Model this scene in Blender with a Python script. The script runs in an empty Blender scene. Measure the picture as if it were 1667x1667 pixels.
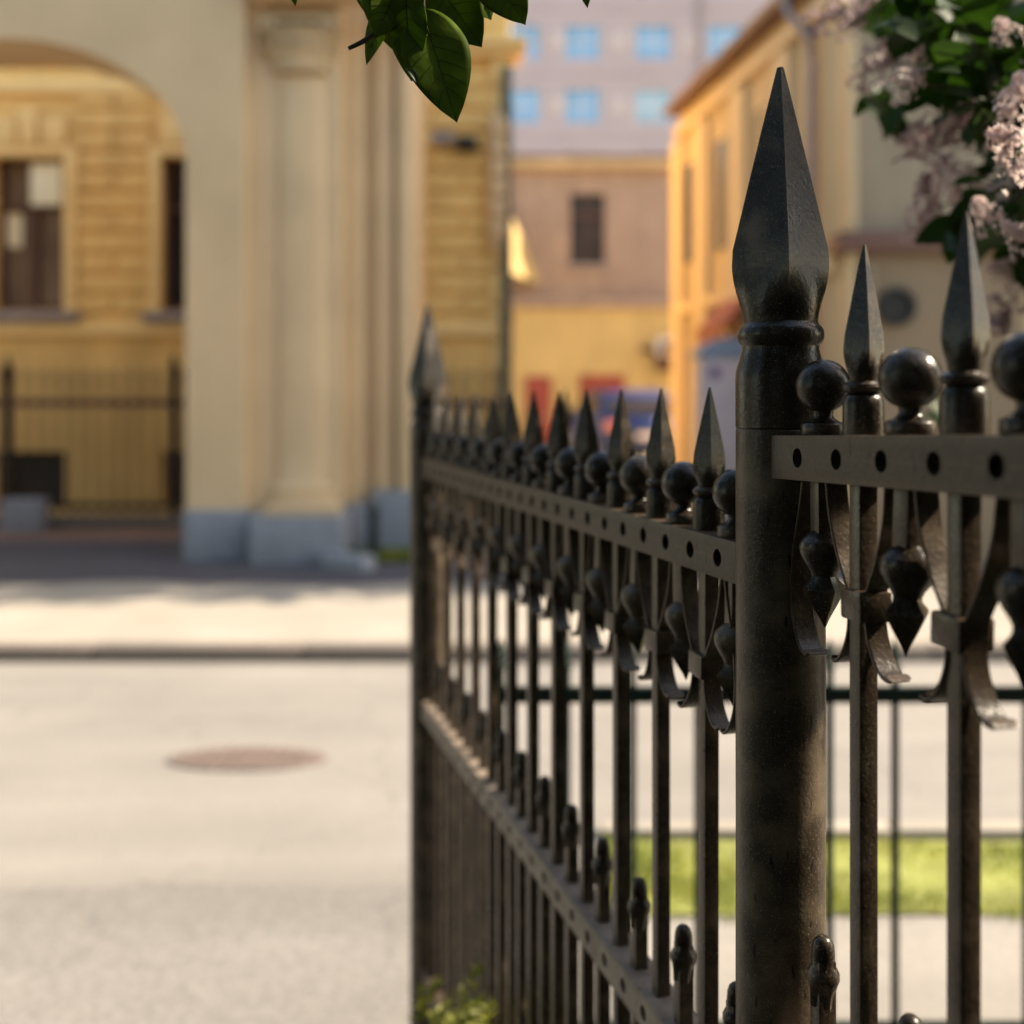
import bpy, bmesh, math, random
from mathutils import Vector, Matrix, noise
R = math.radians
sc = bpy.context.scene
col = sc.collection
H = 1.5                      # eye height
F = 1800.0                   # focal length in photo pixels (photo 1667 wide)
CX, HY = 833.5, 650.0
def at(x, y, Y):             # photo pixel + distance -> real place
    return Vector(((x-CX)/F*Y, Y, H-(y-HY)/F*Y))

# ------------------------------------------------------------------ camera
cam_d = bpy.data.cameras.new('camera'); cam = bpy.data.objects.new('camera', cam_d); col.objects.link(cam)
cam.location = (0, 0, H); cam.rotation_euler = (R(90), 0, 0)
cam_d.sensor_width = 36; cam_d.sensor_fit = 'HORIZONTAL'; cam_d.lens = F/1667*36
cam_d.shift_y = -(833.5-HY)/1667
cam_d.clip_start = .02; cam_d.clip_end = 1500
cam_d.dof.use_dof = True; cam_d.dof.focus_distance = .99; cam_d.dof.aperture_fstop = 2.5; cam_d.dof.aperture_blades = 0
sc.camera = cam
# ------------------------------------------------------------------ light
SUN_EL, SUN_AZ = R(40), R(99)         # azimuth clockwise from the viewing direction's opposite: 90 = straight from the right
w = bpy.data.worlds.new("World"); sc.world = w; w.use_nodes = True
nt = w.node_tree
sky = nt.nodes.new('ShaderNodeTexSky'); sky.sky_type = 'NISHITA'; sky.sun_disc = False
sky.sun_elevation = SUN_EL
sd = Vector((math.sin(SUN_AZ)*math.cos(SUN_EL), -math.cos(SUN_AZ)*math.cos(SUN_EL), math.sin(SUN_EL)))
sky.sun_rotation = math.atan2(sd.x, sd.y)
sky.dust_density = .8; sky.ozone_density = .25; sky.air_density = 1.0
wm_ = nt.nodes.new('ShaderNodeMix'); wm_.data_type = 'RGBA'; wm_.blend_type = 'MULTIPLY'; wm_.inputs[0].default_value = 1   # warm summer haze
wm_.inputs[7].default_value = (1.10, .98, .80, 1)
nt.links.new(sky.outputs[0], wm_.inputs[6]); nt.links.new(wm_.outputs[2], nt.nodes['Background'].inputs[0])
nt.nodes['Background'].inputs[1].default_value = 0.15
sl = bpy.data.lights.new('sun', 'SUN'); so = bpy.data.objects.new('sun', sl); col.objects.link(so)
sl.energy = 3.9; sl.angle = R(.5); sl.color = (1, .87, .68)
so.rotation_euler = sd.to_track_quat('Z', 'Y').to_euler(); so.location = (20, 0, 20)
sc.view_settings.view_transform = 'Standard'; sc.view_settings.look = 'None'; sc.view_settings.gamma = 1
sc.view_settings.exposure = 1.58

# ------------------------------------------------------------------ materials
def mat(name, c, rough=.8, var=.12, scale=6, bump=0, bscale=60, metallic=0, c2=None, spec=.5, translucent=0, c2w=(.45,.65), coat=0):
    m = bpy.data.materials.new(name); m.use_nodes = True; n = m.node_tree; b = n.nodes['Principled BSDF']
    b.inputs['Roughness'].default_value = rough; b.inputs['Metallic'].default_value = metallic
    b.inputs['Specular IOR Level'].default_value = spec
    if coat: b.inputs['Coat Weight'].default_value = coat; b.inputs['Coat Roughness'].default_value = .05
    tc = n.nodes.new('ShaderNodeTexCoord')
    nz = n.nodes.new('ShaderNodeTexNoise'); nz.inputs['Scale'].default_value = scale; nz.inputs['Detail'].default_value = 6
    n.links.new(tc.outputs['Object'], nz.inputs['Vector'])
    cr = n.nodes.new('ShaderNodeValToRGB')
    cr.color_ramp.elements[0].position = c2w[0] if c2 else .3; cr.color_ramp.elements[1].position = c2w[1] if c2 else .7
    a = [v*(1-var) for v in c]; z = [min(1, v*(1+var)) for v in c] if not c2 else c2
    cr.color_ramp.elements[0].color = (*a, 1); cr.color_ramp.elements[1].color = (*z, 1)
    n.links.new(nz.outputs['Fac'], cr.inputs[0]); n.links.new(cr.outputs[0], b.inputs['Base Color'])
    if bump:
        n2 = n.nodes.new('ShaderNodeTexNoise'); n2.inputs['Scale'].default_value = bscale; n2.inputs['Detail'].default_value = 5
        n.links.new(tc.outputs['Object'], n2.inputs['Vector'])
        bp = n.nodes.new('ShaderNodeBump'); bp.inputs['Strength'].default_value = bump; bp.inputs['Distance'].default_value = .2/bscale
        n.links.new(n2.outputs['Fac'], bp.inputs['Height']); n.links.new(bp.outputs[0], b.inputs['Normal'])
    if translucent:
        t = n.nodes.new('ShaderNodeBsdfTranslucent'); mx = n.nodes.new('ShaderNodeMixShader'); mx.inputs[0].default_value = translucent
        n.links.new(cr.outputs[0], t.inputs[0]); n.links.new(b.outputs[0], mx.inputs[1]); n.links.new(t.outputs[0], mx.inputs[2])
        n.links.new(mx.outputs[0], n.nodes['Material Output'].inputs[0])
    return m
def iron_mat(name, base, dust, rough=.42, dusty=.58):
    m = mat(name, base, rough, c2=dust, scale=22, bump=.5, bscale=220, c2w=(dusty-.06, dusty+.24), spec=.26)
    n = m.node_tree; b = n.nodes['Principled BSDF']; tc = [x for x in n.nodes if x.type == 'TEX_COORD'][0]
    # tiny chips and grit
    v = n.nodes.new('ShaderNodeTexNoise'); v.inputs['Scale'].default_value = 900; v.inputs['Detail'].default_value = 2
    geo = n.nodes.new('ShaderNodeNewGeometry')
    n.links.new(geo.outputs['Position'], v.inputs['Vector'])
    cr = n.nodes.new('ShaderNodeValToRGB'); cr.color_ramp.elements[0].position = .63; cr.color_ramp.elements[1].position = .70
    n.links.new(v.outputs['Fac'], cr.inputs[0])
    old = b.inputs['Base Color'].links[0].from_socket
    # drips and scuffs stretched downwards
    mp = n.nodes.new('ShaderNodeMapping'); mp.inputs['Scale'].default_value = (220, 220, 45)
    n.links.new(geo.outputs['Position'], mp.inputs['Vector'])
    s = n.nodes.new('ShaderNodeTexNoise'); s.inputs['Scale'].default_value = 1; s.inputs['Detail'].default_value = 4
    n.links.new(mp.outputs[0], s.inputs['Vector'])
    sr = n.nodes.new('ShaderNodeValToRGB'); sr.color_ramp.elements[0].position = .64; sr.color_ramp.elements[1].position = .68
    n.links.new(s.outputs['Fac'], sr.inputs[0])
    m1 = n.nodes.new('ShaderNodeMix'); m1.data_type = 'RGBA'; m1.inputs[7].default_value = (.24, .19, .14, 1)
    n.links.new(cr.outputs[0], m1.inputs[0]); n.links.new(old, m1.inputs[6])
    m2 = n.nodes.new('ShaderNodeMix'); m2.data_type = 'RGBA'; m2.inputs[7].default_value = (.008, .007, .006, 1)
    n.links.new(sr.outputs[0], m2.inputs[0]); n.links.new(m1.outputs[2], m2.inputs[6])
    n.links.new(m2.outputs[2], b.inputs['Base Color'])
    pr_ = n.nodes.new('ShaderNodeValToRGB'); pr_.color_ramp.elements[0].position = .53; pr_.color_ramp.elements[1].position = .62
    n.links.new(geo.outputs['Pointiness'], pr_.inputs[0])
    wn = n.nodes.new('ShaderNodeTexNoise'); wn.inputs['Scale'].default_value = 90; n.links.new(geo.outputs['Position'], wn.inputs['Vector'])
    wm = n.nodes.new('ShaderNodeMath'); wm.operation = 'MULTIPLY'; n.links.new(pr_.outputs[0], wm.inputs[0]); n.links.new(wn.outputs['Fac'], wm.inputs[1])
    m3 = n.nodes.new('ShaderNodeMix'); m3.data_type = 'RGBA'; m3.inputs[7].default_value = (.15, .10, .065, 1)
    n.links.new(wm.outputs[0], m3.inputs[0]); n.links.new(m2.outputs[2], m3.inputs[6]); n.links.new(m3.outputs[2], b.inputs['Base Color'])
    rn = n.nodes.new('ShaderNodeMapRange'); rn.inputs[3].default_value = rough-.12; rn.inputs[4].default_value = rough+.22
    nz = [x for x in n.nodes if x.type == 'TEX_NOISE'][0]
    n.links.new(nz.outputs['Fac'], rn.inputs[0]); n.links.new(rn.outputs[0], b.inputs['Roughness'])
    return m
def ground_mat(name, c, var, speck):
    m = mat(name, c, .9, var, .9, .5, 110); n = m.node_tree; b = n.nodes['Principled BSDF']; tc = [x for x in n.nodes if x.type == 'TEX_COORD'][0]
    old = b.inputs['Base Color'].links[0].from_socket
    sp = n.nodes.new('ShaderNodeTexVoronoi'); sp.inputs['Scale'].default_value = 75; n.links.new(tc.outputs['Object'], sp.inputs['Vector'])
    mr = n.nodes.new('ShaderNodeMapRange'); mr.inputs[1].default_value = 0; mr.inputs[2].default_value = 1; mr.inputs[3].default_value = 1-speck*.8; mr.inputs[4].default_value = 1+speck*.6
    n.links.new(sp.outputs['Color'], mr.inputs[0])
    # long soft wheel-worn streaks along the road and a few thin cracks
    mp = n.nodes.new('ShaderNodeMapping'); mp.inputs['Scale'].default_value = (.25, 2.6, 1); n.links.new(tc.outputs['Object'], mp.inputs['Vector'])
    st = n.nodes.new('ShaderNodeTexNoise'); st.inputs['Scale'].default_value = 1; st.inputs['Detail'].default_value = 3; n.links.new(mp.outputs[0], st.inputs['Vector'])
    m2 = n.nodes.new('ShaderNodeMapRange'); m2.inputs[1].default_value = .35; m2.inputs[2].default_value = .65; m2.inputs[3].default_value = .90; m2.inputs[4].default_value = 1.06; n.links.new(st.outputs['Fac'], m2.inputs[0])
    ck = n.nodes.new('ShaderNodeTexVoronoi'); ck.feature = 'DISTANCE_TO_EDGE'; ck.inputs['Scale'].default_value = .7
    dn_ = n.nodes.new('ShaderNodeTexNoise'); dn_.inputs['Scale'].default_value = 3; dn_.inputs['Detail'].default_value = 5; n.links.new(tc.outputs['Object'], dn_.inputs['Vector'])
    ad = n.nodes.new('ShaderNodeVectorMath'); ad.operation = 'MULTIPLY_ADD'; ad.inputs[1].default_value = (.5, .5, 0); n.links.new(dn_.outputs['Color'], ad.inputs[0]); n.links.new(tc.outputs['Object'], ad.inputs[2]); n.links.new(ad.outputs[0], ck.inputs['Vector'])
    m4 = n.nodes.new('ShaderNodeMapRange'); m4.inputs[1].default_value = .0; m4.inputs[2].default_value = .006; m4.inputs[3].default_value = .80; m4.inputs[4].default_value = 1; n.links.new(ck.outputs['Distance'], m4.inputs[0])
    a = n.nodes.new('ShaderNodeMath'); a.operation = 'MULTIPLY'; n.links.new(mr.outputs[0], a.inputs[0]); n.links.new(m2.outputs[0], a.inputs[1])
    a2 = n.nodes.new('ShaderNodeMath'); a2.operation = 'MULTIPLY'; n.links.new(a.outputs[0], a2.inputs[0]); n.links.new(m4.outputs[0], a2.inputs[1])
    vm = n.nodes.new('ShaderNodeVectorMath'); vm.operation = 'SCALE'; n.links.new(old, vm.inputs[0]); n.links.new(a2.outputs[0], vm.inputs['Scale']); n.links.new(vm.outputs[0], b.inputs['Base Color'])
    return m
M = {}
M['iron'] = iron_mat('iron_paint', (.018, .0132, .0088), (.125, .093, .061), .25, .57)
M['iron_post'] = iron_mat('iron_post_paint', (.044, .032, .021), (.13, .097, .064), .32, .48)
M['iron_rail'] = iron_mat('iron_rail_paint', (.038, .028, .019), (.066, .049, .034), .40, .42)
M['iron_low'] = iron_mat('iron_low_paint', (.24, .19, .15), (.34, .27, .21), .6, .42)  # paler paint for the lower rail
M['green_iron'] = mat('green_iron', (.005, .016, .013), .5, spec=.25)
M['skyglass2'] = mat('sky_tinted_glass_pale', (.34, .52, .66), .3, .2, .6)  # paler variant of the painted sky reflection
M['asphalt'] = ground_mat('asphalt', (.25, .227, .203), .12, .12)
M['roadpatch'] = ground_mat('road_patch', (.215, .198, .18), .12, .2)
M['apron'] = ground_mat('apron_asphalt', (.215, .198, .182), .10, .30)
M['unseen_lawn'] = mat('unseen_lawn_soil', (.012, .017, .006), .95, .3, 3)
M['yard'] = mat('yard_paving', (.42, .33, .23), .9, .1, 1)
M['midglass'] = mat('room_glass', (.17, .125, .10), .12, .3, 2)
M['unseen_hedge'] = mat('unseen_hedge_leaf', (.009, .02, .004), .7, .3, 6, spec=.2, translucent=.1)
M['paleplaster'] = mat('pale_plaster', (.34, .26, .15), .9, .05)
M['shadeasphalt'] = mat('shade_asphalt', (.074, .067, .080), .9, .12, 3, .3, 60)
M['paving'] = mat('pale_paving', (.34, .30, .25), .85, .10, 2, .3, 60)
M['pavement'] = ground_mat('near_pavement', (.27, .245, .22), .08, .15)
M['passage'] = mat('passage_brick', (.27, .16, .11), .9, .2, 8)
M['kerb'] = mat('kerb_granite', (.17, .14, .12), .8, .15, 20)
M['cream'] = mat('cream_stucco', (.68, .495, .295), .9, .05, 1.5, .3, 40)
M['cream_trim'] = mat('cream_trim', (.60, .44, .26), .9, .08, 5)
M['granite'] = mat('blue_granite', (.27, .285, .325), .7, .18, 25, .3, 60)
M['ochre'] = mat('ochre_stucco', (.93, .60, .215), .9, .06, 2, .2, 50)
M['ochre_trim'] = mat('ochre_trim', (.95, .66, .28), .9, .05, 3)
M['sill'] = mat('sill_metal', (.30, .25, .25), .6)
M['brownframe'] = mat('brown_frame', (.10, .04, .025), .5)
M['darkglass'] = mat('dark_glass', (.03, .022, .020), .25, .3, 2, spec=.3)
M['blindreflection'] = mat('pale_blind_reflection', (.97, .90, .68), .9, .05)
M['pipe'] = mat('pipe_green', (.10, .11, .075), .6)
M['pinkwall'] = mat('pink_brick', (.38, .275, .215), .9, .10, 3)
M['yellowwall'] = mat('yellow_plaster', (.60, .425, .17), .9, .06, 1)
M['lilacwall'] = mat('lilac_panel', (.44, .37, .395), .9, .05, .5)
M['lilacpale'] = mat('lilac_pale_panel', (.52, .45, .45), .9, .05, .5)
M['skyglass'] = mat('sky_tinted_glass', (.21, .42, .68), .3, .15, 1, spec=.6)  # sky reflection put into the panes' base colour
M['roofred'] = mat('roof_red', (.15, .075, .055), .6)
M['orangewall'] = mat('orange_plaster', (.60, .455, .275), .9, .08, .8)
M['orangepale'] = mat('orange_pale_plaster', (.68, .53, .33), .9, .05, .8)
M['greybrown'] = mat('grey_brown_plaster', (.34, .27, .19), .9, .08, 1)
M['greybrown_low'] = mat('grey_brown_lower', (.25, .185, .12), .9, .08, 1)
M['red'] = mat('red_paint', (.30, .05, .03), .6)
M['dark'] = mat('dark_void', (.012, .010, .010), .6)
M['white'] = mat('white_paint', (.75, .68, .66), .5)
M['carblue'] = mat('blue_car_paint', (.018, .035, .13), .35, .05, spec=.35)
M['tyre'] = mat('tyre', (.015, .015, .015), .8)
M['steel'] = mat('steel', (.5, .5, .5), .25, metallic=1)
M['lamp'] = mat('lamp_glass', (.7, .2, .12), .2)
M['vanwhite'] = mat('van_paint', (.55, .47, .50), .4)
M['vanblue'] = mat('van_blue', (.24, .30, .42), .5)
M['purple'] = mat('purple_paint', (.11, .03, .22), .5)
M['grass'] = mat('grass', (.22, .27, .02), .7, c2=(.38, .38, .06), scale=4, translucent=.4)
M['soil'] = mat('grass_soil', (.26, .27, .07), .9, .25, 6)
M['rust'] = mat('manhole_iron', (.19, .14, .12), .7, .2, 20, .4, 60)
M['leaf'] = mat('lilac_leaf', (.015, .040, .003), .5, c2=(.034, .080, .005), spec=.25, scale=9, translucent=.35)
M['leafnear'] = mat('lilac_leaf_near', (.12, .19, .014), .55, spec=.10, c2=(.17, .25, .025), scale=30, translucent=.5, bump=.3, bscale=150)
M['vein'] = mat('leaf_vein', (.040, .068, .010), .5, spec=.2, translucent=.3)
M['petal'] = mat('lilac_petal', (.74, .58, .55), .6, c2=(.88, .76, .71), scale=40, translucent=.45)
M['petaldark'] = mat('lilac_petal_dark', (.44, .30, .31), .6, c2=(.60, .45, .44), scale=40, translucent=.35)
M['bark'] = mat('bark', (.07, .05, .035), .9, .3, 30, .5, 80)
M['weed'] = mat('weed', (.20, .23, .02), .6, c2=(.40, .38, .06), scale=14, translucent=.4)
M['treeleaf'] = mat('unseen_tree_leaf', (.014, .040, .007), .7, .3, 3, spec=.2, translucent=.2)

def stain(m, amt=.16, sx=1.2, sz=.25):
    n = m.node_tree; b = n.nodes['Principled BSDF']; old = b.inputs['Base Color'].links[0].from_socket
    geo = n.nodes.new('ShaderNodeNewGeometry'); mp = n.nodes.new('ShaderNodeMapping'); mp.inputs['Scale'].default_value = (sx, sx, sz)
    n.links.new(geo.outputs['Position'], mp.inputs['Vector'])
    nz = n.nodes.new('ShaderNodeTexNoise'); nz.inputs['Scale'].default_value = 2.2; nz.inputs['Detail'].default_value = 7; nz.inputs['Roughness'].default_value = .65; n.links.new(mp.outputs[0], nz.inputs['Vector'])
    mr = n.nodes.new('ShaderNodeMapRange'); mr.inputs[1].default_value = .42; mr.inputs[2].default_value = .62; mr.inputs[3].default_value = 1; mr.inputs[4].default_value = 1-amt
    n.links.new(nz.outputs['Fac'], mr.inputs[0])
    vm = n.nodes.new('ShaderNodeVectorMath'); vm.operation = 'SCALE'; n.links.new(old, vm.inputs[0]); n.links.new(mr.outputs[0], vm.inputs['Scale']); n.links.new(vm.outputs[0], b.inputs['Base Color'])
stain(M['cream'], .08, .7, .5)
for k_ in ('cream_trim', 'ochre', 'orangewall', 'pinkwall', 'yellowwall', 'greybrown', 'granite'): stain(M[k_])
for k_ in ('grass', 'soil'): stain(M[k_], .35, 1.5, 1)
def setmats(me, ms):
    for m in (ms if isinstance(ms, (list, tuple)) else [ms]): me.materials.append(M[m] if isinstance(m, str) else m)

# ------------------------------------------------------------------ object helpers
def tag(o, label=None, cat=None, group=None, kind=None):
    if label: o['label'] = label
    if cat: o['category'] = cat
    if group: o['group'] = group
    if kind: o['kind'] = kind
    return o
def empty(name, loc, rz=0):
    o = bpy.data.objects.new(name, None); col.objects.link(o); o.location = loc; o.rotation_euler = (0, 0, rz)
    o.empty_display_size = .1
    return o
def link(name, me, parent=None, loc=(0, 0, 0), rz=0, sc_=1, rot=None):
    o = bpy.data.objects.new(name, me); col.objects.link(o)
    o.location = loc; o.rotation_euler = rot if rot else (0, 0, rz); o.scale = (sc_,)*3 if not isinstance(sc_, tuple) else sc_
    if parent: o.parent = parent
    return o
class MB:
    def __init__(s): s.v = []; s.f = []; s.mi = []; s.sm = []
    def add(s, vs, fs, mi=0, smooth=False):
        k = len(s.v); s.v += [tuple(v) for v in vs]
        for f in fs: s.f.append(tuple(i+k for i in f)); s.mi.append(mi); s.sm.append(smooth)
        return s
    def box(s, x0, x1, y0, y1, z0, z1, mi=0):
        vs = [(x, y, z) for z in (z0, z1) for y in (y0, y1) for x in (x0, x1)]
        return s.add(vs, [(0,2,3,1),(4,5,7,6),(0,1,5,4),(2,6,7,3),(0,4,6,2),(1,3,7,5)], mi)
    def bbox(s, x0, x1, y0, y1, z0, z1, b=.002, mi=0):       # box with chamfered edges
        c = [((x0+x1)/2), ((y0+y1)/2), ((z0+z1)/2)]; h = [(x1-x0)/2, (y1-y0)/2, (z1-z0)/2]
        bm = bmesh.new(); bmesh.ops.create_cube(bm, size=2)
        for v in bm.verts: v.co = Vector((c[0]+v.co.x*h[0], c[1]+v.co.y*h[1], c[2]+v.co.z*h[2]))
        bmesh.ops.bevel(bm, geom=list(bm.edges), offset=b, segments=2, affect='EDGES', profile=.6)
        bm.verts.ensure_lookup_table()
        s.add([v.co[:] for v in bm.verts], [[v.index for v in f.verts] for f in bm.faces], mi); bm.free(); return s
    def loft(s, secs, n=32, center=(0, 0, 0), mi=0, smooth=True, cap=True, rot=0):
        """secs: (z, r, squareness). squareness 1 = a square whose corners lie at radius r"""
        vs = []
        for z, r, q in secs:
            for i in range(n):
                a = 2*math.pi*i/n
                aa = ((a + math.pi/4) % (math.pi/2)) - math.pi/4        # angle from nearest corner
                rs = math.cos(math.pi/4)/math.cos(math.pi/4-abs(aa))
                rr = r*((1-q)+q*rs)
                vs.append((center[0]+rr*math.cos(a+rot), center[1]+rr*math.sin(a+rot), center[2]+z))
        fs = []
        for k in range(len(secs)-1):
            for i in range(n):
                j = (i+1) % n
                fs.append((k*n+i, k*n+j, (k+1)*n+j, (k+1)*n+i))
        s.add(vs, fs, mi, smooth)
        if cap:
            k0 = len(s.v)-len(vs)
            up = secs[-1][0] > secs[0][0]
            s.f.append(tuple(k0+i for i in range(n-1, -1, -1))); s.mi.append(mi); s.sm.append(False)
            s.f.append(tuple(k0+(len(secs)-1)*n+i for i in range(n))); s.mi.append(mi); s.sm.append(False)
        return s
    def tube(s, pts, r, n=10, mi=0):
        pts = [Vector(p) for p in pts]; rs = r if isinstance(r, (list, tuple)) else [r]*len(pts)
        vs = []; fs = []
        for k, p in enumerate(pts):
            d = (pts[min(k+1, len(pts)-1)]-pts[max(k-1, 0)]).normalized()
            a = d.cross(Vector((0.13, .31, 1))); a = a.normalized() if a.length > .05 else d.cross(Vector((1, 0, 0))).normalized()
            b = d.cross(a)
            for i in range(n):
                t = 2*math.pi*i/n; vs.append(p+(a*math.cos(t)+b*math.sin(t))*rs[k])
        for k in range(len(pts)-1):
            for i in range(n):
                j = (i+1) % n; fs.append((k*n+i, k*n+j, (k+1)*n+j, (k+1)*n+i))
        fs.append(tuple(range(n-1, -1, -1))); fs.append(tuple((len(pts)-1)*n+i for i in range(n)))
        return s.add(vs, fs, mi, True)
    def strip(s, path, w, t, mi=0, axis='y'):
        """flat bar swept through (x,z) path, wide along y, thickness t"""
        vs = []; fs = []; n = len(path)
        for k, (x, z) in enumerate(path):
            a = path[max(k-1, 0)]; b = path[min(k+1, n-1)]
            d = Vector((b[0]-a[0], b[1]-a[1])).normalized(); nx, nz = -d.y, d.x
            tt = t[k] if isinstance(t, list) else t
            ww = w[k] if isinstance(w, list) else w
            c = tt*.28
            for (yy, oo) in ((-ww/2, -tt/2+c), (-ww/2, tt/2-c), (-ww/2+c, tt/2), (ww/2-c, tt/2), (ww/2, tt/2-c), (ww/2, -tt/2+c), (ww/2-c, -tt/2), (-ww/2+c, -tt/2)):
                vs.append((x+nx*oo, yy, z+nz*oo))
        for k in range(n-1):
            for i in range(8):
                j = (i+1) % 8; fs.append((k*8+i, k*8+j, (k+1)*8+j, (k+1)*8+i))
        fs.append(tuple(range(7, -1, -1))); fs.append(tuple((n-1)*8+i for i in range(8)))
        return s.add(vs, fs, mi, True)
    def mesh(s, name, ms, sharp=32):
        me = bpy.data.meshes.new(name); me.from_pydata(s.v, [], s.f); me.update()
        bm = bmesh.new(); bm.from_mesh(me); bmesh.ops.recalc_face_normals(bm, faces=bm.faces); bm.to_mesh(me); bm.free()
        for p, m_, q in zip(me.polygons, s.mi, s.sm): p.material_index = m_; p.use_smooth = q
        try: me.set_sharp_from_angle(angle=R(sharp))
        except Exception: pass
        setmats(me, ms); return me
    def raw(s, name, ms):
        me = bpy.data.meshes.new(name); me.from_pydata(s.v, [], s.f); me.update()
        for p, m_, q in zip(me.polygons, s.mi, s.sm): p.material_index = m_; p.use_smooth = q
        setmats(me, ms); return me
    def build(s, name, ms, parent=None, **k): return link(name, s.mesh(name, ms), parent, **k)
def cut(me_name, box_mb, cyl_mb, ms):
    a = link('tmp_a', box_mb.mesh('tmp_a', ms)); b = link('tmp_b', cyl_mb.mesh('tmp_b', ms))
    md = a.modifiers.new('b', 'BOOLEAN'); md.operation = 'DIFFERENCE'; md.object = b; md.solver = 'EXACT'
    bpy.context.view_layer.update()
    dg = bpy.context.evaluated_depsgraph_get()
    me = bpy.data.meshes.new_from_object(a.evaluated_get(dg)); me.name = me_name
    bpy.data.objects.remove(a); bpy.data.objects.remove(b)
    try: me.set_sharp_from_angle(angle=R(32))
    except Exception: pass
    return me
def smooth_path(pts, n=6):
    out = []
    P = [pts[0]]+list(pts)+[pts[-1]]
    for i in range(1, len(P)-2):
        for k in range(n):
            t = k/n; q = []
            for c in range(len(pts[0])):
                p0, p1, p2, p3 = P[i-1][c], P[i][c], P[i+1][c], P[i+2][c]
                q.append(.5*((2*p1)+(-p0+p2)*t+(2*p0-5*p1+4*p2-p3)*t*t+(-p0+3*p1-3*p2+p3)*t**3))
            out.append(tuple(q))
    out.append(tuple(pts[-1])); return out

# =================================================================== THE GROUND
def sheet(name, pts, z, m, kind='structure'):
    mb = MB(); mb.add([(x, y, z) for x, y in pts], [tuple(range(len(pts)))])
    o = mb.build(name, m); o['kind'] = kind
    return o
sheet('road', [(-300, -300), (300, -300), (300, 300), (-300, 300)], 0, 'asphalt')
rnd = random.Random(3)
edge = []
for i in range(60):
    x = -9 + i*(9.28)/59
    t = max(0, min(1, (x+1.0)/1.2))
    edge.append((x, 3.36 + .16*t*t*t + .012*(x+4) + .02*math.sin(x*5)+.014*math.sin(x*17+1)))
sheet('driveway', [(-9, -6), (.28, -6)]+edge[::-1], .004, 'apron')
sheet('near_pavement', [(.284, -6), (9, -6), (9, 3.196), (.284, 3.196)], .006, 'pavement')
sheet('unseen_lawn', [(-40, -60), (40, -60), (40, 1.5), (-40, 1.5)], .010, 'unseen_lawn')  # unseen dark ground, added to cut bounce light onto the fence
# far pavement, a real step behind a kerb
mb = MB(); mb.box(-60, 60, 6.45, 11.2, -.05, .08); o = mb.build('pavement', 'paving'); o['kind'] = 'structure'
sheet('pavement', [(-60, 8.75)]+[(-12+i*.4, 8.52+.07*math.sin(i*.9)+.05*math.sin(i*2.3)) for i in range(61)]+[(60, 8.5), (60, 11.2), (-60, 11.2)], .084, 'shadeasphalt')  # asphalt darkened behind a wavy edge, shade put into its colour
mb = MB(); mb.box(-60, 60, 14.5, 120, -.05, .079); o = mb.build('yard', 'yard'); o['kind'] = 'structure'
mb = MB(); mb.box(-60, 60, 11.201, 14.499, -.05, .079); o = mb.build('passage', 'passage'); o['kind'] = 'structure'
mb = MB()
for i in range(-20, 20): mb.bbox(i*1.2+.004, i*1.2+1.196, 6.30, 6.449, -.05, .086, .012)
o = mb.build('kerb', 'kerb'); o['kind'] = 'structure'
mb = MB(); 
for i in range(1, 12): mb.bbox(.30+(i-1)*1.0+.004, .30+i*1.0-.004, 3.76, 3.85, -.05, .035, .01)
o = mb.build('kerb', 'paving'); o['kind'] = 'structure'
# grass verge
mb = MB()
sheet('verge_soil', [(.30, 3.20), (9, 3.20), (9, 3.73), (.30, 3.73)], .012, 'soil')
for i in range(26000):
    x = .3+rnd.random()**1.3*6.0; y = 3.17+.03*math.sin(x*7)+rnd.random()*(.56+.03*math.sin(x*3))
    h = .015+rnd.random()*.028*(1.2+math.sin(x*4+y*9))*.6; a = rnd.random()*6.28; l = .012
    dx, dy = math.cos(a)*.0028, math.sin(a)*.0028
    mb.add([(x-dx, y-dy, .01), (x+dx, y+dy, .01), (x+(rnd.random()-.5)*l*2, y+(rnd.random()-.5)*l*2, h)], [(0, 1, 2)])
tag(link('grass', mb.raw('grass', 'grass')), 'bright green grass verge along the sunlit road', 'grass', kind='stuff')
mb = MB()
for i in range(7000):
    x = -1.6+rnd.random()*.95; y = 9.55+rnd.random()*.6
    h = .09+rnd.random()*.08; a = rnd.random()*6.28
    dx, dy = math.cos(a)*.005, math.sin(a)*.005
    mb.add([(x-dx, y-dy, .075), (x+dx, y+dy, .075), (x+(rnd.random()-.5)*.04, y+(rnd.random()-.5)*.04, h)], [(0, 1, 2)])
tag(link('grass', mb.raw('grass_patch', 'grass')), 'small shaded grass patch at the foot of the cream gateway', 'grass', kind='stuff')
# manhole
mh = empty('manhole_cover', (-1.10, 4.60, 0)); tag(mh, 'oval reddish-brown manhole cover set in the pale sunlit road', 'manhole cover')
mb = MB(); mb.loft([(0, .335, 0), (.008, .333, 0), (.009, .315, 0), (.006, .314, 0)], 48, cap=False); mb.build('rim', 'kerb', mh)
mb = MB(); mb.loft([(0, .312, 0), (.010, .310, 0)], 48)
for i in range(-5, 6):
    for j in range(-5, 6):
        if i*i+j*j < 27: mb.box(i*.052-.016, i*.052+.016, j*.052-.016, j*.052+.016, .0098, .014)
mb.build('lid', 'rust', mh); mh.scale = (1, .44, 1)

# =================================================================== IRON FENCE (nearest to the camera)
SP = 'iron'
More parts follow.
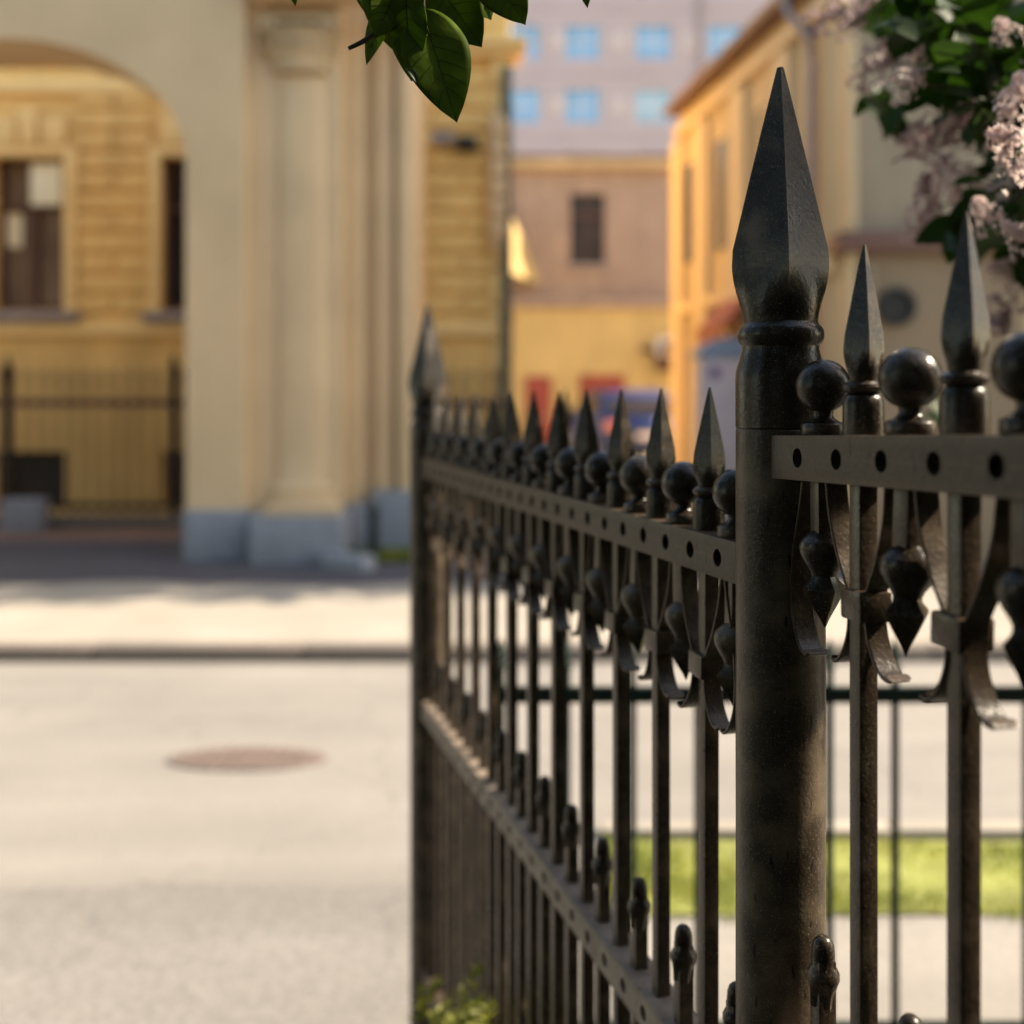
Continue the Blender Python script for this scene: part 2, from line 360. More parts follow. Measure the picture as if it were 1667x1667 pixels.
# regular picket's spearhead above the rail (z=0 is the rail's top)
def collar_mesh():
    mb = MB()
    p = [(0, .0168), (.004, .0170), (.026, .0166), (.030, .0160), (.0335, .0140), (.0350, .0118), (.0356, .0135), (.0375, .0160), (.0400, .0170),
         (.0425, .0162), (.0445, .0138), (.0452, .0118)]
    mb.loft([(z, r, 0) for z, r in p], 40); return mb.mesh('collar', SP)
def spear_mesh():
    mb = MB(); s = [(.0452, .0112, 0), (.050, .0125, .15), (.056, .0148, .45), (.062, .0163, .8), (.067, .0170, 1), (.071, .0168, 1)]
    for k in range(1, 9):
        t = k/8; s.append((.071+t*.077, .0168*(1-t)**.96+.0011, 1))
    mb.loft(s, 32); return mb.mesh('spearhead', SP, 22)
def ball_mesh():
    mb = MB(); s = [(0, .0185, 0), (.0012, .0192, 0), (.0095, .0190, 0), (.0108, .0178, 0), (.0122, .0140, 0), (.0150, .0100, 0), (.0178, .0084, 0), (.020, .0090, 0)]
    c, r = .0435, .0240
    for k in range(0, 19):
        a = -math.pi/2+.38+(math.pi-.38)*k/18
        s.append((c+r*math.sin(a), max(.0004, r*math.cos(a)), 0))
    mb.loft(s, 40); return mb.mesh('ball_finial', SP, 50)
def pendant_mesh():                  # hangs below the rail (z=0 is the rail's underside)
    mb = MB(); q = .0113
    mb.bbox(-.0080, .0080, -.0080, .0080, -.062, 0, .0012)
    s = [(-.040, .0075, .3), (-.044, .0140, .2), (-.049, .0185, .1), (-.054, .0200, .1), (-.060, .0190, .1), (-.067, .0155, .1), (-.073, .0118, .15), (-.077, .0105, .3),
         (-.081, .0125, .7), (-.086, .0176, 1), (-.0885, .0182, 1), (-.100, .0115, 1), (-.112, .0040, 1), (-.1185, .0008, 1)]
    mb.loft(s, 32); return mb.mesh('pendant', SP, 26)
def scroll_mesh(side, base):
    """flat strap: leaves the rail beside the picket, leans in to the collar and curls out below; base = half width of what it leans on"""
    o = base+.0025
    p = [(o+.036, 0), (o+.031, -.030), (o+.018, -.062), (o+.004, -.086), (o+.0005, -.098), (o+.0005, -.116), (o+.004, -.130), (o+.012, -.144), (o+.021, -.1525), (o+.0285, -.1540), (o+.031, -.1515)]
    p = smooth_path(p, 4); n = len(p)
    mb = MB(); w_ = [.020]*n; t_ = [.0035]*(n-5)+[.004, .0055, .0075, .0085, .007]
    mb.strip([(side*x, z) for x, z in p], w_, t_); return mb.mesh('scroll', SP, 40)
def post_scroll_mesh(side):
    o = .0435
    p = [(o+.022, 0), (o+.017, -.022), (o+.005, -.060), (o+.0005, -.090), (o+.0005, -.112), (o+.004, -.130), (o+.013, -.146), (o+.022, -.1535), (o+.0285, -.1545), (o+.030, -.152)]
    p = smooth_path(p, 4); n = len(p); mb = MB(); t_ = [.0035]*(n-5)+[.004, .0055, .0075, .0085, .007]
    mb.strip([(side*x, z) for x, z in p], [.022]*n, t_); return mb.mesh('post_scroll', SP, 40)
def clasp_mesh():
    mb = MB(); mb.bbox(-.0175, .0175, -.0145, .0145, -.114, -.089, .003); return mb.mesh('clasp', SP)
def dog_top_mesh():
    mb = MB(); mb.loft([(-.030, .0118, 1), (-.020, .0122, .7), (-.012, .0130, .2), (-.008, .0138, 0), (-.003, .0138, 0), (.001, .0118, 0), (.004, .0095, 0), (.012, .0098, 0), (.020, .0092, 0), (.025, .0075, 0), (.028, .0045, 0), (.029, .001, 0)], 32)
    return mb.mesh('knob', SP, 50)
MESH = dict(collar=collar_mesh(), spear=spear_mesh(), ball=ball_mesh(), pendant=pendant_mesh(), sp=scroll_mesh(1, .008), sm=scroll_mesh(-1, .008),
            psp=post_scroll_mesh(1), psm=post_scroll_mesh(-1), clasp=clasp_mesh(), dog=dog_top_mesh())
def bar_mesh(name, length, m='iron'):
    mb = MB(); mb.bbox(-.008, .008, -.008, .008, -length, 0, .0009); return mb.mesh(name, m)

def panel(name, label, origin, yaw, hwid, spz, u0, u1, first_ball, pitch, nb, railz, slope, railh, S, low_z, bottom_z, dog_z, post_ends):
    root = empty(name, (*origin, 0), yaw); tag(root, label, 'fence', 'black iron fence panels beside the street')
    def zr(u): return railz+slope*u
    spikeyaw = R(88)-yaw
    # three rails
    def rail(z_at, ends, holes=True, m_='iron_rail'):
        a, b = ends; hw = hwid
        mb = MB(); mb.bbox(a, b, -hw, hw, -railh, 0, .0012)
        n_h = int((b-a)/(pitch/2))+1
        me = None
        if holes:
            cy = MB()
            for k in range(nb*2):
                u = first_ball+k*pitch/2
                if u > b-.02: break
                for side in (-1, 1):
                    k0 = len(cy.v); n = 20; r = .0088*S
                    vs = []
                    for yy in (side*(hw-.009), side*(hw+.01)):
                        for i in range(n): vs.append((u+r*math.cos(i*2*math.pi/n), yy, -railh*.5+r*math.sin(i*2*math.pi/n)))
                    fs = [(i, (i+1) % n, n+(i+1) % n, n+i) for i in range(n)]+[tuple(range(n-1, -1, -1)), tuple(range(n, 2*n))]
                    cy.add(vs, fs)
            me = cut('rail', mb, cy, m_)
        else: me = mb.mesh('rail', m_)
        return link('rail', me, root, (0, 0, z_at), rot=(0, -math.atan(slope), 0))
    rail(railz, (u0, u1)); rail(low_z, (u0, u1), m_='iron_low'); rail(bottom_z, (u0, u1), False)
    bl = bar_mesh('picket', zr(0)-.03-.05); dl = bar_mesh('short_picket', dog_z-.02-.05)
    k = 0; jr = random.Random(nb)
    for i in range(nb):
        ub = first_ball+i*pitch
        if ub < u1-.03:
            link('ball_finial', MESH['ball'], root, (ub, 0, zr(ub)), sc_=S, rz=jr.random()*6)
            link('pendant', MESH['pendant'], root, (ub, 0, zr(ub)-railh), sc_=(S*1.12, S*1.12, S*1.1), rz=R(2)+jr.uniform(-.06, .06), rot=(jr.uniform(-.02, .02), jr.uniform(-.02, .02), R(2)+jr.uniform(-.08, .08)))
            d = link('short_picket', dl, root, (ub, 0, dog_z-.02+slope*ub))
            link('knob', MESH['dog'], d, (0, 0, .02-.029), rz=0)
        u = ub+pitch/2
        if u < u1-.03:
            p = link('picket', bl, root, (u+jr.uniform(-.0015, .0015), 0, zr(u)-.012+jr.uniform(-.001, .001)), rot=(jr.uniform(-.003, .003), jr.uniform(-.004, .004), jr.uniform(-.03, .03)))
            c = link('collar', MESH['collar'], p, (0, 0, .012), sc_=S)
            link('spearhead', MESH['spear'], p, (0, 0, .012-.0452*S*(spz-1)), sc_=(S, S, S*spz), rz=spikeyaw+jr.uniform(-.07, .07), rot=(jr.uniform(-.014, .014), jr.uniform(-.014, .014), spikeyaw+jr.uniform(-.07, .07)))
            z0 = zr(u)-railh
            link('scroll', MESH['sp'], root, (u+jr.uniform(-.001, .001), 0, z0), rot=(jr.uniform(-.03, .03), jr.uniform(-.03, .03), jr.uniform(-.05, .05)), sc_=S)
            link('scroll', MESH['sm'], root, (u+jr.uniform(-.001, .001), 0, z0), rot=(jr.uniform(-.03, .03), jr.uniform(-.03, .03), jr.uniform(-.05, .05)), sc_=S)
            link('clasp', MESH['clasp'], root, (u, 0, z0+jr.uniform(-.002, .002)), rot=(0, jr.uniform(-.04, .04), jr.uniform(-.05, .05)), sc_=S)
    if 0 in post_ends: link('scroll', MESH['psp'], root, (0, 0, zr(0)-railh), sc_=S)
    if 1 in post_ends: link('scroll', MESH['psm'], root, (u1, 0, zr(u1)-railh), sc_=S)
    return root
P0 = (.250, 1.030)
yawR = math.atan2(-1, .2147); yawL = math.atan2(1, -.2865)
panel('iron_fence', 'nearer iron fence panel, raised higher, running past the right side of the thick round post', P0, yawR, .0245, 1.10, .012, 1.70, .0822, .1332, 12, 1.4665, .0326, .0386, .965, .9215, .30, 1.037, (0,))
PL = (.2373, 1.030)
panel('iron_fence', 'farther iron fence panel, set lower and blurring away behind the thick round post', PL, yawL, .0212, 1.0, .020, 1.545, .0593, .1240, 12, 1.365, 0, .040, 1.0, .820, .22, .927, (0, 1))
def post(label, loc, top):
    root = empty('fence_post', (*loc, 0)); tag(root, label, 'fence post', 'thick round iron fence posts')
    mb = MB(); s = [(0, .0409, 0)]
    for k in range(1, 24): s.append((k/24*(top-.3362), .0409+.0001*math.sin(k*1.7), 0))
    s += [(top-.3375, .0409, 0), (top-.3362, .0400, 0)]
    mb.loft(s, 64); mb.build('shaft', 'iron_post', root)
    mb = MB(); t = top-.3362
    p = [(0, .0400), (.0012, .0410), (.045, .0413), (.052, .0410), (.058, .0395), (.066, .0370), (.0735, .0350), (.0765, .0352), (.079, .0375), (.0825, .0392), (.0865, .0397), (.091, .0392), (.0945, .0372), (.0965, .0350), (.0985, .0342)]
    mb.loft([(z, r, 0) for z, r in p], 64, center=(0, 0, t)); mb.build('cap', 'iron', root)
    mb = MB(); t2 = t+.0985
    s = [(0, .0338, 0), (.008, .0350, .03), (.018, .0378, .2), (.028, .0408, .45), (.038, .0432, .72), (.048, .0445, .95), (.052, .0447, 1)]
    for k in range(1, 13):
        q = k/12; s.append((.052+q*.1857, .0447*(1-q)**.98+.0030, 1))
    mb.loft(s, 64, center=(0, 0, t2), rot=R(86)); me = mb.mesh('spear_finial', 'iron', 18)
    link('spear_finial', me, root)
    return root
post('nearest thick round iron post with a large square spear tip, sharp in focus', P0, 1.809)
fl = (PL[0]-.2754*1.560, PL[1]+.9613*1.560)
post('distant blurred iron post ending the lower fence, sunlight on its spear tip', fl, 1.717)
# the panel's far post behind the camera's side
ex = (P0[0]+.2099*1.715, P0[1]-.9777*1.715)
post('thick round iron post at the near end of the raised fence panel beside the viewer', ex, 1.865)
# slim spear post beyond
sp_ = empty('slim_post', (at(921, 650, 2.62).x, 2.62, 0)); tag(sp_, 'slim grey iron post with a spear tip behind the low fence panel', 'post')
mb = MB(); mb.bbox(-.009, .009, -.009, .009, 0, 1.42, .001); mb.build('shaft', 'iron', sp_)
o = link('spearhead', MESH['spear'], sp_, (0, 0, 1.378), rz=R(60)); link('collar', MESH['collar'], sp_, (0, 0, 1.378))

# low green fence behind
GY = 2.58
gf = empty('green_fence', (-.0433, GY, 0)); tag(gf, 'low thin dark green metal fence with little spear tips in front of the grass verge', 'fence')
mb = MB(); mb.bbox(0, 4.4, -.012, .012, .793, .829, .002); mb.build('top_rail', 'green_iron', gf)
mb = MB(); mb.bbox(0, 4.4, -.012, .012, .02, .045, .002); mb.build('bottom_rail', 'green_iron', gf)
mb = MB(); mb.loft([(0, .0095, 0), (.865, .0095, 0), (.868, .009, 0), (.873, .014, 0), (.881, .014, 0), (.886, .008, 0), (.892, .009, 1), (.903, .017, 1), (.942, .002, 1)], 16)
gm = mb.mesh('upright', 'green_iron')
for i in range(28): link('upright', gm, gf, (.0175+i*.1533, 0, 0))

# =================================================================== CREAM GATEWAY BUILDING
gw = empty('arched_gateway', (-3, 9.8, .08)); gw_loc = Vector((-3, 9.8, .08))
tag(gw, 'cream stucco gateway with a wide arch, a tall half column and grey granite base blocks', 'gateway')
def gmb(mb, name, m): 
    mb.v = [(v[0]-gw_loc.x, v[1]-gw_loc.y, v[2]-gw_loc.z) for v in mb.v]
    return mb.build(name, m, gw)
GT = 5.62
def px(x, Y): return (x-CX)/F*Y
# wall with elliptic arch
Yf, Yb = 9.80, 10.62
ac, aa, ab, asp = px(5, Yf), 297/F*Yf, 200/F*Yf, H+388/F*Yf
mb = MB(); n = 40
arc = [(ac+aa*math.cos(math.pi*i/n), asp+ab*math.sin(math.pi*i/n)) for i in range(n+1)]   # right -> left
xr, xl = px(398, Yf), ac-aa-1.6
def wallface(y):
    v = []; f = []
    outer = []
    for (x, z) in arc:
        outer.append((x, GT))
    base = len(mb.v)
    vs = []
    for (x, z) in arc: vs.append((x, y, z))
    for (x, z) in outer: vs.append((x, y, GT))
    fs = [(i, i+1, n+2+i, n+1+i) for i in range(n)]
    mb.add(vs, fs)
    mb.add([(arc[0][0], y, 0), (xr, y, 0), (xr, y, GT), (arc[0][0], y, GT), (arc[0][0], y, asp)], [(0, 1, 2, 3, 4)])
    mb.add([(arc[-1][0], y, 0), (xl, y, 0), (xl, y, GT), (arc[-1][0], y, GT), (arc[-1][0], y, asp)], [(0, 1, 2, 3, 4)])
wallface(Yf); wallface(Yb)
pr = [(arc[0][0], 0)]+arc+[(arc[-1][0], 0)]
vs = []
for (x, z) in pr: vs += [(x, Yf, z), (x, Yb, z)]
mb.add(vs, [(2*i, 2*i+2, 2*i+3, 2*i+1) for i in range(len(pr)-1)])
mb.add([(xl, Yf, GT), (xr, Yf, GT), (xr, Yb, GT), (xl, Yb, GT), (xr, Yf, 0), (xr, Yb, 0), (xl, Yf, 0), (xl, Yb, 0)], [(0, 1, 2, 3), (1, 4, 5, 2), (0, 3, 7, 6)])
gmb(mb, 'arch_wall', 'cream')
# return wall pieces behind the column
mb = MB()
Yc = 9.92
mb.box(xr+.002, px(552, Yc), Yc, Yb, 0, GT)
mb.box(px(552, Yc)+.002, -.93, 10.36, 11.6, 0, GT-.002)
for a, b, yy in ((556, 592, 10.26), (612, 640, 10.28), (648, 668, 10.22)):
    mb.bbox(px(a, yy), px(b, yy), yy, 10.4, .4, GT-.3, .01)
gmb(mb, 'pier_wall', 'cream')
ccx, cr_ = px(485, 9.75), .240
mb = MB()
s = [(.42+.08, .33, 0)]
for k in range(0, 7): s.append((.52+.10*k/6, .33-.0*k, 0)) if False else None
s = [(.50, .31, 0), (.52, .32, 0), (.58, .32, 0), (.61, .305, 0), (.625, .28, 0), (.66, .29, 0), (.675, .305, 0), (.71, .305, 0), (.73, .28, 0), (.76, cr_, 0)]
for k in range(1, 12): s.append((.76+k/11*(4.40-.76), cr_-.022*(k/11)**1.8, 0))
mb.loft(s, 48, center=(ccx, 9.88, 0)); mb.v = [(v[0], 9.94+(v[1]-9.88)*.36, v[2]) for v in mb.v]; gmb(mb, 'column', 'cream')
# capital with leaves and scrolls
mb = MB(); z0 = 4.40
mb.loft([(z0, .255, 0), (z0+.03, .26, 0), (z0+.05, .235, 0), (z0+.25, .25, 0), (z0+.38, .30, 0)], 32, center=(ccx, 9.88, 0))
for ring, (zz, hh, nn) in enumerate(((z0+.04, .17, 9), (z0+.17, .17, 9))):
    for i in range(nn):
        a = math.pi*(1.0+(i+(.5 if ring else 0))/nn)
        ca, sa = math.cos(a), math.sin(a); r0 = .245+ring*.015
        path = [(r0, 0), (r0+.04, hh*.5), (r0+.08, hh*.9), (r0+.14, hh*1.1), (r0+.165, hh*.86)]
        vs = []
        for (rr, zz2), ww in zip(path, (.05, .062, .055, .04, .012)):
            for sg in (-1, 1): vs.append((ccx+ca*rr-sa*ww*sg, 9.88+sa*rr+ca*ww*sg, zz+zz2))
            
        fs = [(2*k, 2*k+1, 2*k+3, 2*k+2) for k in range(4)]
        mb.add(vs, fs); mb.add([(x+ca*-.012, y+sa*-.012, z-.01) for x, y, z in vs], fs)
for sg in (-1, 1):
    for k in range(2):
        pts = []
        for j in range(16):
            t = j/15*4.6; r = .085*(1-j/18)
            pts.append((ccx+sg*(.25+r*math.cos(t)*.9), 9.62+k*.2, z0+.36+r*math.sin(t)))
        mb.tube(pts, .018, 6)
mb.bbox(ccx-.35, ccx+.35, 9.66, 10.0, z0+.44, z0+.49, .01)
mb.v = [(v[0], 9.93+(v[1]-9.88)*.62, v[2]+.02) for v in mb.v]; gmb(mb, 'capital', 'cream_trim')
mb = MB(); mb.bbox(px(395, 9.5), px(700, 9.5), 9.62, 10.0, 5.03, 5.25, .02)
gmb(mb, 'entablature', 'cream')
for a, b, y0, y1, z1 in ((297, 400, 9.70, 10.62, .52), (404, 556, 9.46, 9.97, .50), (556, 604, 10.20, 10.6, .54)):
    mb = MB(); mb.bbox(px(a, y0), px(b, y0), y0, y1, 0.05, z1, .02); gmb(mb, 'base_block', 'granite')
mb = MB(); mb.bbox(px(604, 10.16)+.002, -.90, 10.16, 11.6, .05, .66, .02); gmb(mb, 'base_block', 'granite')
mb = MB(); mb.bbox(px(428, 9.5), px(548, 9.5), 9.5, 9.97, .502, .56, .01); gmb(mb, 'column_foot', 'cream_trim')
# little bollard in front of the right base
bo = empty('bollard', (px(608, 9.7), 9.72, .08)); tag(bo, 'short dark iron bollard beside the small grass patch', 'bollard')
mb = MB(); mb.loft([(0, .045, 0), (.40, .035, 0), (.41, .05, 0), (.44, .05, 0), (.455, .03, 0), (.50, .02, 0), (.51, .005, 0)], 16); mb.build('shaft', 'green_iron', bo)
mb = MB(); mb.loft([(0, .07, 0), (.05, .065, 0)], 16); mb.build('base', 'green_iron', bo)
ks = MB(); ks.bbox(-.25, .25, -.08, .08, 0, .13, .02)
o = ks.build('kerb_stone', 'granite', None, loc=(px(565, 9.25), 9.25, .08), rz=R(-35)); tag(o, 'short angled stone kerb block by the grass patch corner', 'stone')

# =================================================================== OCHRE RUSTICATED BUILDING
OY = 12.8; ob0 = Vector((-4, OY, .08))
ob = empty('ochre_building', ob0); tag(ob, 'ochre building with banded stonework and brown windows, seen through the arch and beside it', 'building')
def omb(mb, name, m, parent=None, keep=False):
    mb.v = [(v[0]-ob0.x, v[1]-ob0.y, v[2]-ob0.z) for v in mb.v]; return mb.build(name, m, parent or ob)
def ox(x): return px(x, OY)
def oz(y): return H-(y-HY)/F*OY
wins = [(-10, 105), (262, 380), (-287, -172)]
mb = MB(); XR = ox(829)
# solid back mass and window holes: build wall in strips
xs = sorted([ox(-600), XR]+[ox(v) for w_ in wins for v in w_])
wz = (oz(505), oz(255)); bz = (oz(822), oz(735))
i = 0
cols_ = []
for a, b in zip(xs[:-1], xs[1:]):
    isw = any(abs(a-ox(w_[0])) < 1e-6 for w_ in wins)
    if isw:
        mb.box(a, b, OY+.03, OY+.5, 0, bz[0]); mb.box(a, b, OY+.03, OY+.5, bz[1], wz[0]); mb.box(a, b, OY+.03, OY+.5, wz[1], 9)
    else: mb.box(a, b, OY+.03, OY+.5, 0, 9)
mb.box(xs[0], XR, OY+.502, OY+5, 0, 9)
omb(mb, 'wall', 'ochre')
# stone courses
mb = MB(); pitch = .237; z = oz(545)
segs = [(ox(-155), ox(-27)), (ox(124), ox(249)), (ox(400), ox(800))]
row = 0
while z < oz(150):
    for (a, b) in segs:
        if b-a > 1.2: js = [a+j*.72+(.36 if row % 2 else 0) for j in range(5)]; js = [a]+[q for q in js if a+.1 < q < b-.1]+[b]
        else: js = [a, (a+b)/2, b] if row % 2 else [a, b]
        for p_, q_ in zip(js[:-1], js[1:]): mb.bbox(p_+.012, q_-.012, OY-.02, OY+.03, z+.022, z+pitch-.022, .012)
    z += pitch; row += 1
while z < 9:
    x = ox(-600)
    while x < XR-.3:
        x2 = min(x+1.1, ox(800)); mb.bbox(x+.01, x2-.01, OY-.02, OY+.03, z+.022, z+pitch-.022, .012); x = x2
        if x2 >= ox(800): break
    z += pitch
omb(mb, 'stone_courses', 'ochre')
mb = MB(); z = .9; row = 0
while z < oz(100):
    x1 = XR+(.0 if row % 2 else .0); mb.bbox(ox(800), XR+.022, OY-.05, OY+.6, z+.015, z+.40, .012); z += .42; row += 1
omb(mb, 'corner_stones', 'ochre_trim')
mb = MB(); xm = ox(811)
for k in range(6): z1 = 3.34+k*.232; mb.loft([(z1, .085, 0), (z1+.012, .100, 0), (z1+.20, .100, 0), (z1+.212, .085, 0)], 20, center=(xm, OY-.17, 0))
mb.bbox(xm-.09, xm+.09, OY-.16, OY+.0, 3.25, 4.78, .01); mb.loft([(3.2, .05, 0), (4.80, .05, 0)], 16, center=(xm, OY-.17, 0))
omb(mb, 'sun_strip_moulding', 'cream')  # added half-round strip, shaped to catch a streak of sun
mb = MB()
mb.bbox(ox(670), XR+.14, OY-.18, OY+.3, oz(95), oz(82), .02); mb.bbox(ox(670), XR+.2, OY-.26, OY+.3, oz(81.5), oz(70), .02)
mb.bbox(ox(-600), ox(660), OY-.05, OY+.3, oz(150)-.02, oz(130), .02)
mb.bbox(ox(-600), XR, OY-.06, OY+.3, oz(540)-.05, oz(528)+.0, .02)
omb(mb, 'cornice', 'ochre_trim')
mb = MB(); mb.bbox(ox(672), ox(690), OY-.06, OY+.2, .9, oz(270), .01); omb(mb, 'corner_strip', 'ochre_trim')
for (a, b) in wins:
    a_, b_ = ox(a), ox(b); za, zb = wz
    fr = MB()
    fr.box(a_, b_, OY+.13, OY+.19, za, za+.06); fr.box(a_, b_, OY+.13, OY+.19, zb-.06, zb)
    fr.box(a_, a_+.06, OY+.13, OY+.19, za+.06, zb-.06); fr.box(b_-.06, b_, OY+.13, OY+.19, za+.06, zb-.06)
    m_ = (a_+b_)/2; zt = za+(zb-za)*.66
    fr.box(m_-.035, m_+.035, OY+.12, OY+.19, za+.06, zt); fr.box(a_+.06, b_-.06, OY+.115, OY+.19, zt, zt+.06)
    w_ = omb(fr, 'window', 'brownframe')
    g = MB(); g.box(a_, b_, OY+.195, OY+.21, za, zb); go = omb(g, 'pane', 'midglass' if a == -10 else 'darkglass', None); go.parent = w_
    if a == -10:
        c = MB(); c.bbox(m_-.02, b_-.07, OY+.085, OY+.10, zt+.06, zb-.06, .004); c.v = c.v; omb(c, 'blind_reflection', 'blindreflection').parent = w_; c = MB(); c.bbox(a_+.07, m_-.16, OY+.165, OY+.18, zt-.42, zt-.02, .004); co = omb(c, 'blind_reflection', 'blindreflection'); co.parent = w_  # pale slabs stand in for a blind and a window reflection
    t = MB()
    t.bbox(a_-.14, a_-.002, OY-.04, OY+.12, za-.02, zb+.12, .01); t.bbox(b_+.002, b_+.14, OY-.04, OY+.12, za-.02, zb+.12, .01)
    t.bbox(a_-.0, b_+.0, OY-.04, OY+.12, zb+.002, zb+.12, .01)
    t.bbox(m_-.10, m_+.10, OY-.07, OY+.0, zb+.125, zb+.55, .02)
    t.bbox(m_-.42, m_-.14, OY-.035, OY+.0, zb+.14, zb+.45, .02); t.bbox(m_+.14, m_+.42, OY-.035, OY+.0, zb+.14, zb+.45, .02)
    to = omb(t, 'window_trim', 'ochre_trim'); 
    s_ = MB(); s_.bbox(a_-.18, b_+.18, OY-.13, OY+.12, za-.13, za-.025, .01); so_ = omb(s_, 'window_sill', 'sill')
    s_ = MB(); s_.box(a_, b_, OY+.2, OY+.22, bz[0], bz[1]); omb(s_, 'basement_window', 'dark')
# drainpipe at the right corner
mb = MB(); mb.tube([(XR-.03, OY-.17, 5.3), (XR-.03, OY-.12, 5.0), (XR-.03, OY-.11, .3), (XR-.03, OY-.25, .12)], .065, 12)
for zz in (1.2, 2.4, 3.6, 4.8): mb.loft([(zz, .08, 0), (zz+.06, .08, 0)], 12, center=(XR-.03, OY-.11, 0))
omb(mb, 'drainpipe', 'pipe')
# floodlight on the wall
fl_ = empty('floodlight', (ox(738), OY, oz(236))); tag(fl_, 'small dark floodlight on a bracket high on the ochre wall', 'floodlight')
mb = MB(); mb.bbox(-.24, .02, -.30, -.12, -.03, .09, .02); mb.build('housing', 'sill', fl_)
mb = MB(); mb.tube([(.05, -.0, .02), (.1, -.15, -.02), (.02, -.2, .0)], .02, 8); mb.build('bracket', 'dark', fl_); mb = MB(); mb.bbox(.04, .28, -.22, -.02, -.08, .06, .02); mb.build('ballast_box', 'dark', fl_)
# stone kerb & fence in front of that building
FY = 12.15
ff = empty('courtyard_fence', (-6.6, FY, .08)); tag(ff, 'dark iron spear fence in front of the ochre wall, seen through the arch', 'fence')
z_r = H-(650-HY)/F*FY
mb = MB(); mb.bbox(0, 6.55, -.03, .03, z_r-.08-.08, z_r-.08, .004); mb.build('top_rail', 'brownframe', ff)
mb = MB(); mb.bbox(0, 6.55, -.03, .03, .22, .28, .004); mb.build('bottom_rail', 'iron', ff)
mb = MB(); mb.bbox(0, 6.55, -.10, .10, -.02, .14, .02); mb.build('stone_kerb', 'kerb', ff)
pm = MB(); pm.loft([(.1, .016, 0), (1.62, .016, 0), (1.63, .022, 0), (1.65, .022, 0), (1.68, .03, 1), (1.78, .003, 1)], 8); pm = pm.mesh('picket', 'iron')
xa = px(12, FY); per = 271/F*FY
i = 0
for k in range(42):
    x = k*.1555+.04
    link('picket', pm, ff, (x, 0, 0))
qm = MB(); qm.loft([(0, .045, 0), (1.62, .045, 0), (1.63, .06, 0), (1.68, .06, 0), (1.70, .045, 1), (1.76, .062, 1), (1.93, .004, 1)], 16); qm = qm.mesh('post', 'iron')
for k in range(-1, 4):
    xx = xa+k*per+6.6
    if 0 < xx < 6.5: link('post', qm, ff, (xx, 0, 0))
# stone blocks at the foot
o = MB().bbox(-.22, .22, -.12, .12, 0, .36, .03).build('stone_block', 'granite', None, loc=(px(42, 11.8), 11.8, .08)); tag(o, 'pale grey stone block at the foot of the courtyard fence under the arch', 'stone')

# =================================================================== PINK AND YELLOW BUILDING across the yard
MY = 30.0; mk = MY/F
mb0 = Vector((3, MY, .08)); mbd = empty('yard_building', mb0); tag(mbd, 'two-tone building across the yard, dusty pink brick above a yellow ground floor, one dark window', 'building')
def mmb(mb, name, m, parent=None):
    mb.v = [(v[0]-mb0.x, v[1]-mb0.y, v[2]-mb0.z) for v in mb.v]; return mb.build(name, m, parent or mbd)
def mx(x): return (x-CX)*mk
def mz(y): return H-(y-HY)*mk
mb = MB(); wx0, wx1, wz0, wz1 = mx(928), mx(985), mz(430), mz(315)
mb.box(-6, wx0, MY, MY+6, mz(497), mz(275)); mb.box(wx1, 9, MY, MY+6, mz(497), mz(275))
mb.box(wx0, wx1, MY, MY+6, mz(497), wz0); mb.box(wx0, wx1, MY, MY+6, wz1, mz(275)); mb.box(wx0, wx1, MY+.6, MY+6, wz0, wz1)
mmb(mb, 'brick_wall', 'pinkwall')
mb = MB(); mb.bbox(-6.2, 9.2, MY-.35, MY+6.2, mz(274.5), mz(262), .03); mmb(mb, 'cornice', 'orangewall')
mb = MB(); mb.bbox(-6.3, 9.3, MY-.4, MY+6.2, mz(261.5), mz(256), .03); mmb(mb, 'roof_edge', 'roofred')
fr = MB(); fr.box(wx0+.002, wx1-.002, MY+.2, MY+.22, wz0, wz1); wn = mmb(fr, 'window', 'darkglass')
fr = MB(); cx_ = (wx0+wx1)/2
for a, b in ((wx0, wx0+.07), (cx_-.04, cx_+.04), (wx1-.07, wx1)): fr.box(a, b, MY+.13, MY+.19, wz0, wz1)
fr.box(wx0, wx1, MY+.12, MY+.18, wz0+1.3, wz0+1.38); f_ = mmb(fr, 'frame', 'brownframe'); f_.parent = wn
mb = MB(); mb.bbox(wx0-.12, wx1+.12, MY-.12, MY+.1, wz0-.12, wz0-.01, .01); mmb(mb, 'window_sill', 'sill')
mb = MB(); mb.box(-6, 9, MY-.3, MY+6, 0, mz(503)); mmb(mb, 'ground_floor', 'yellowwall')
mb = MB(); mb.bbox(-6, 9, MY-.42, MY-.002, mz(502.5), mz(489), .03); mmb(mb, 'ledge', 'pinkwall')
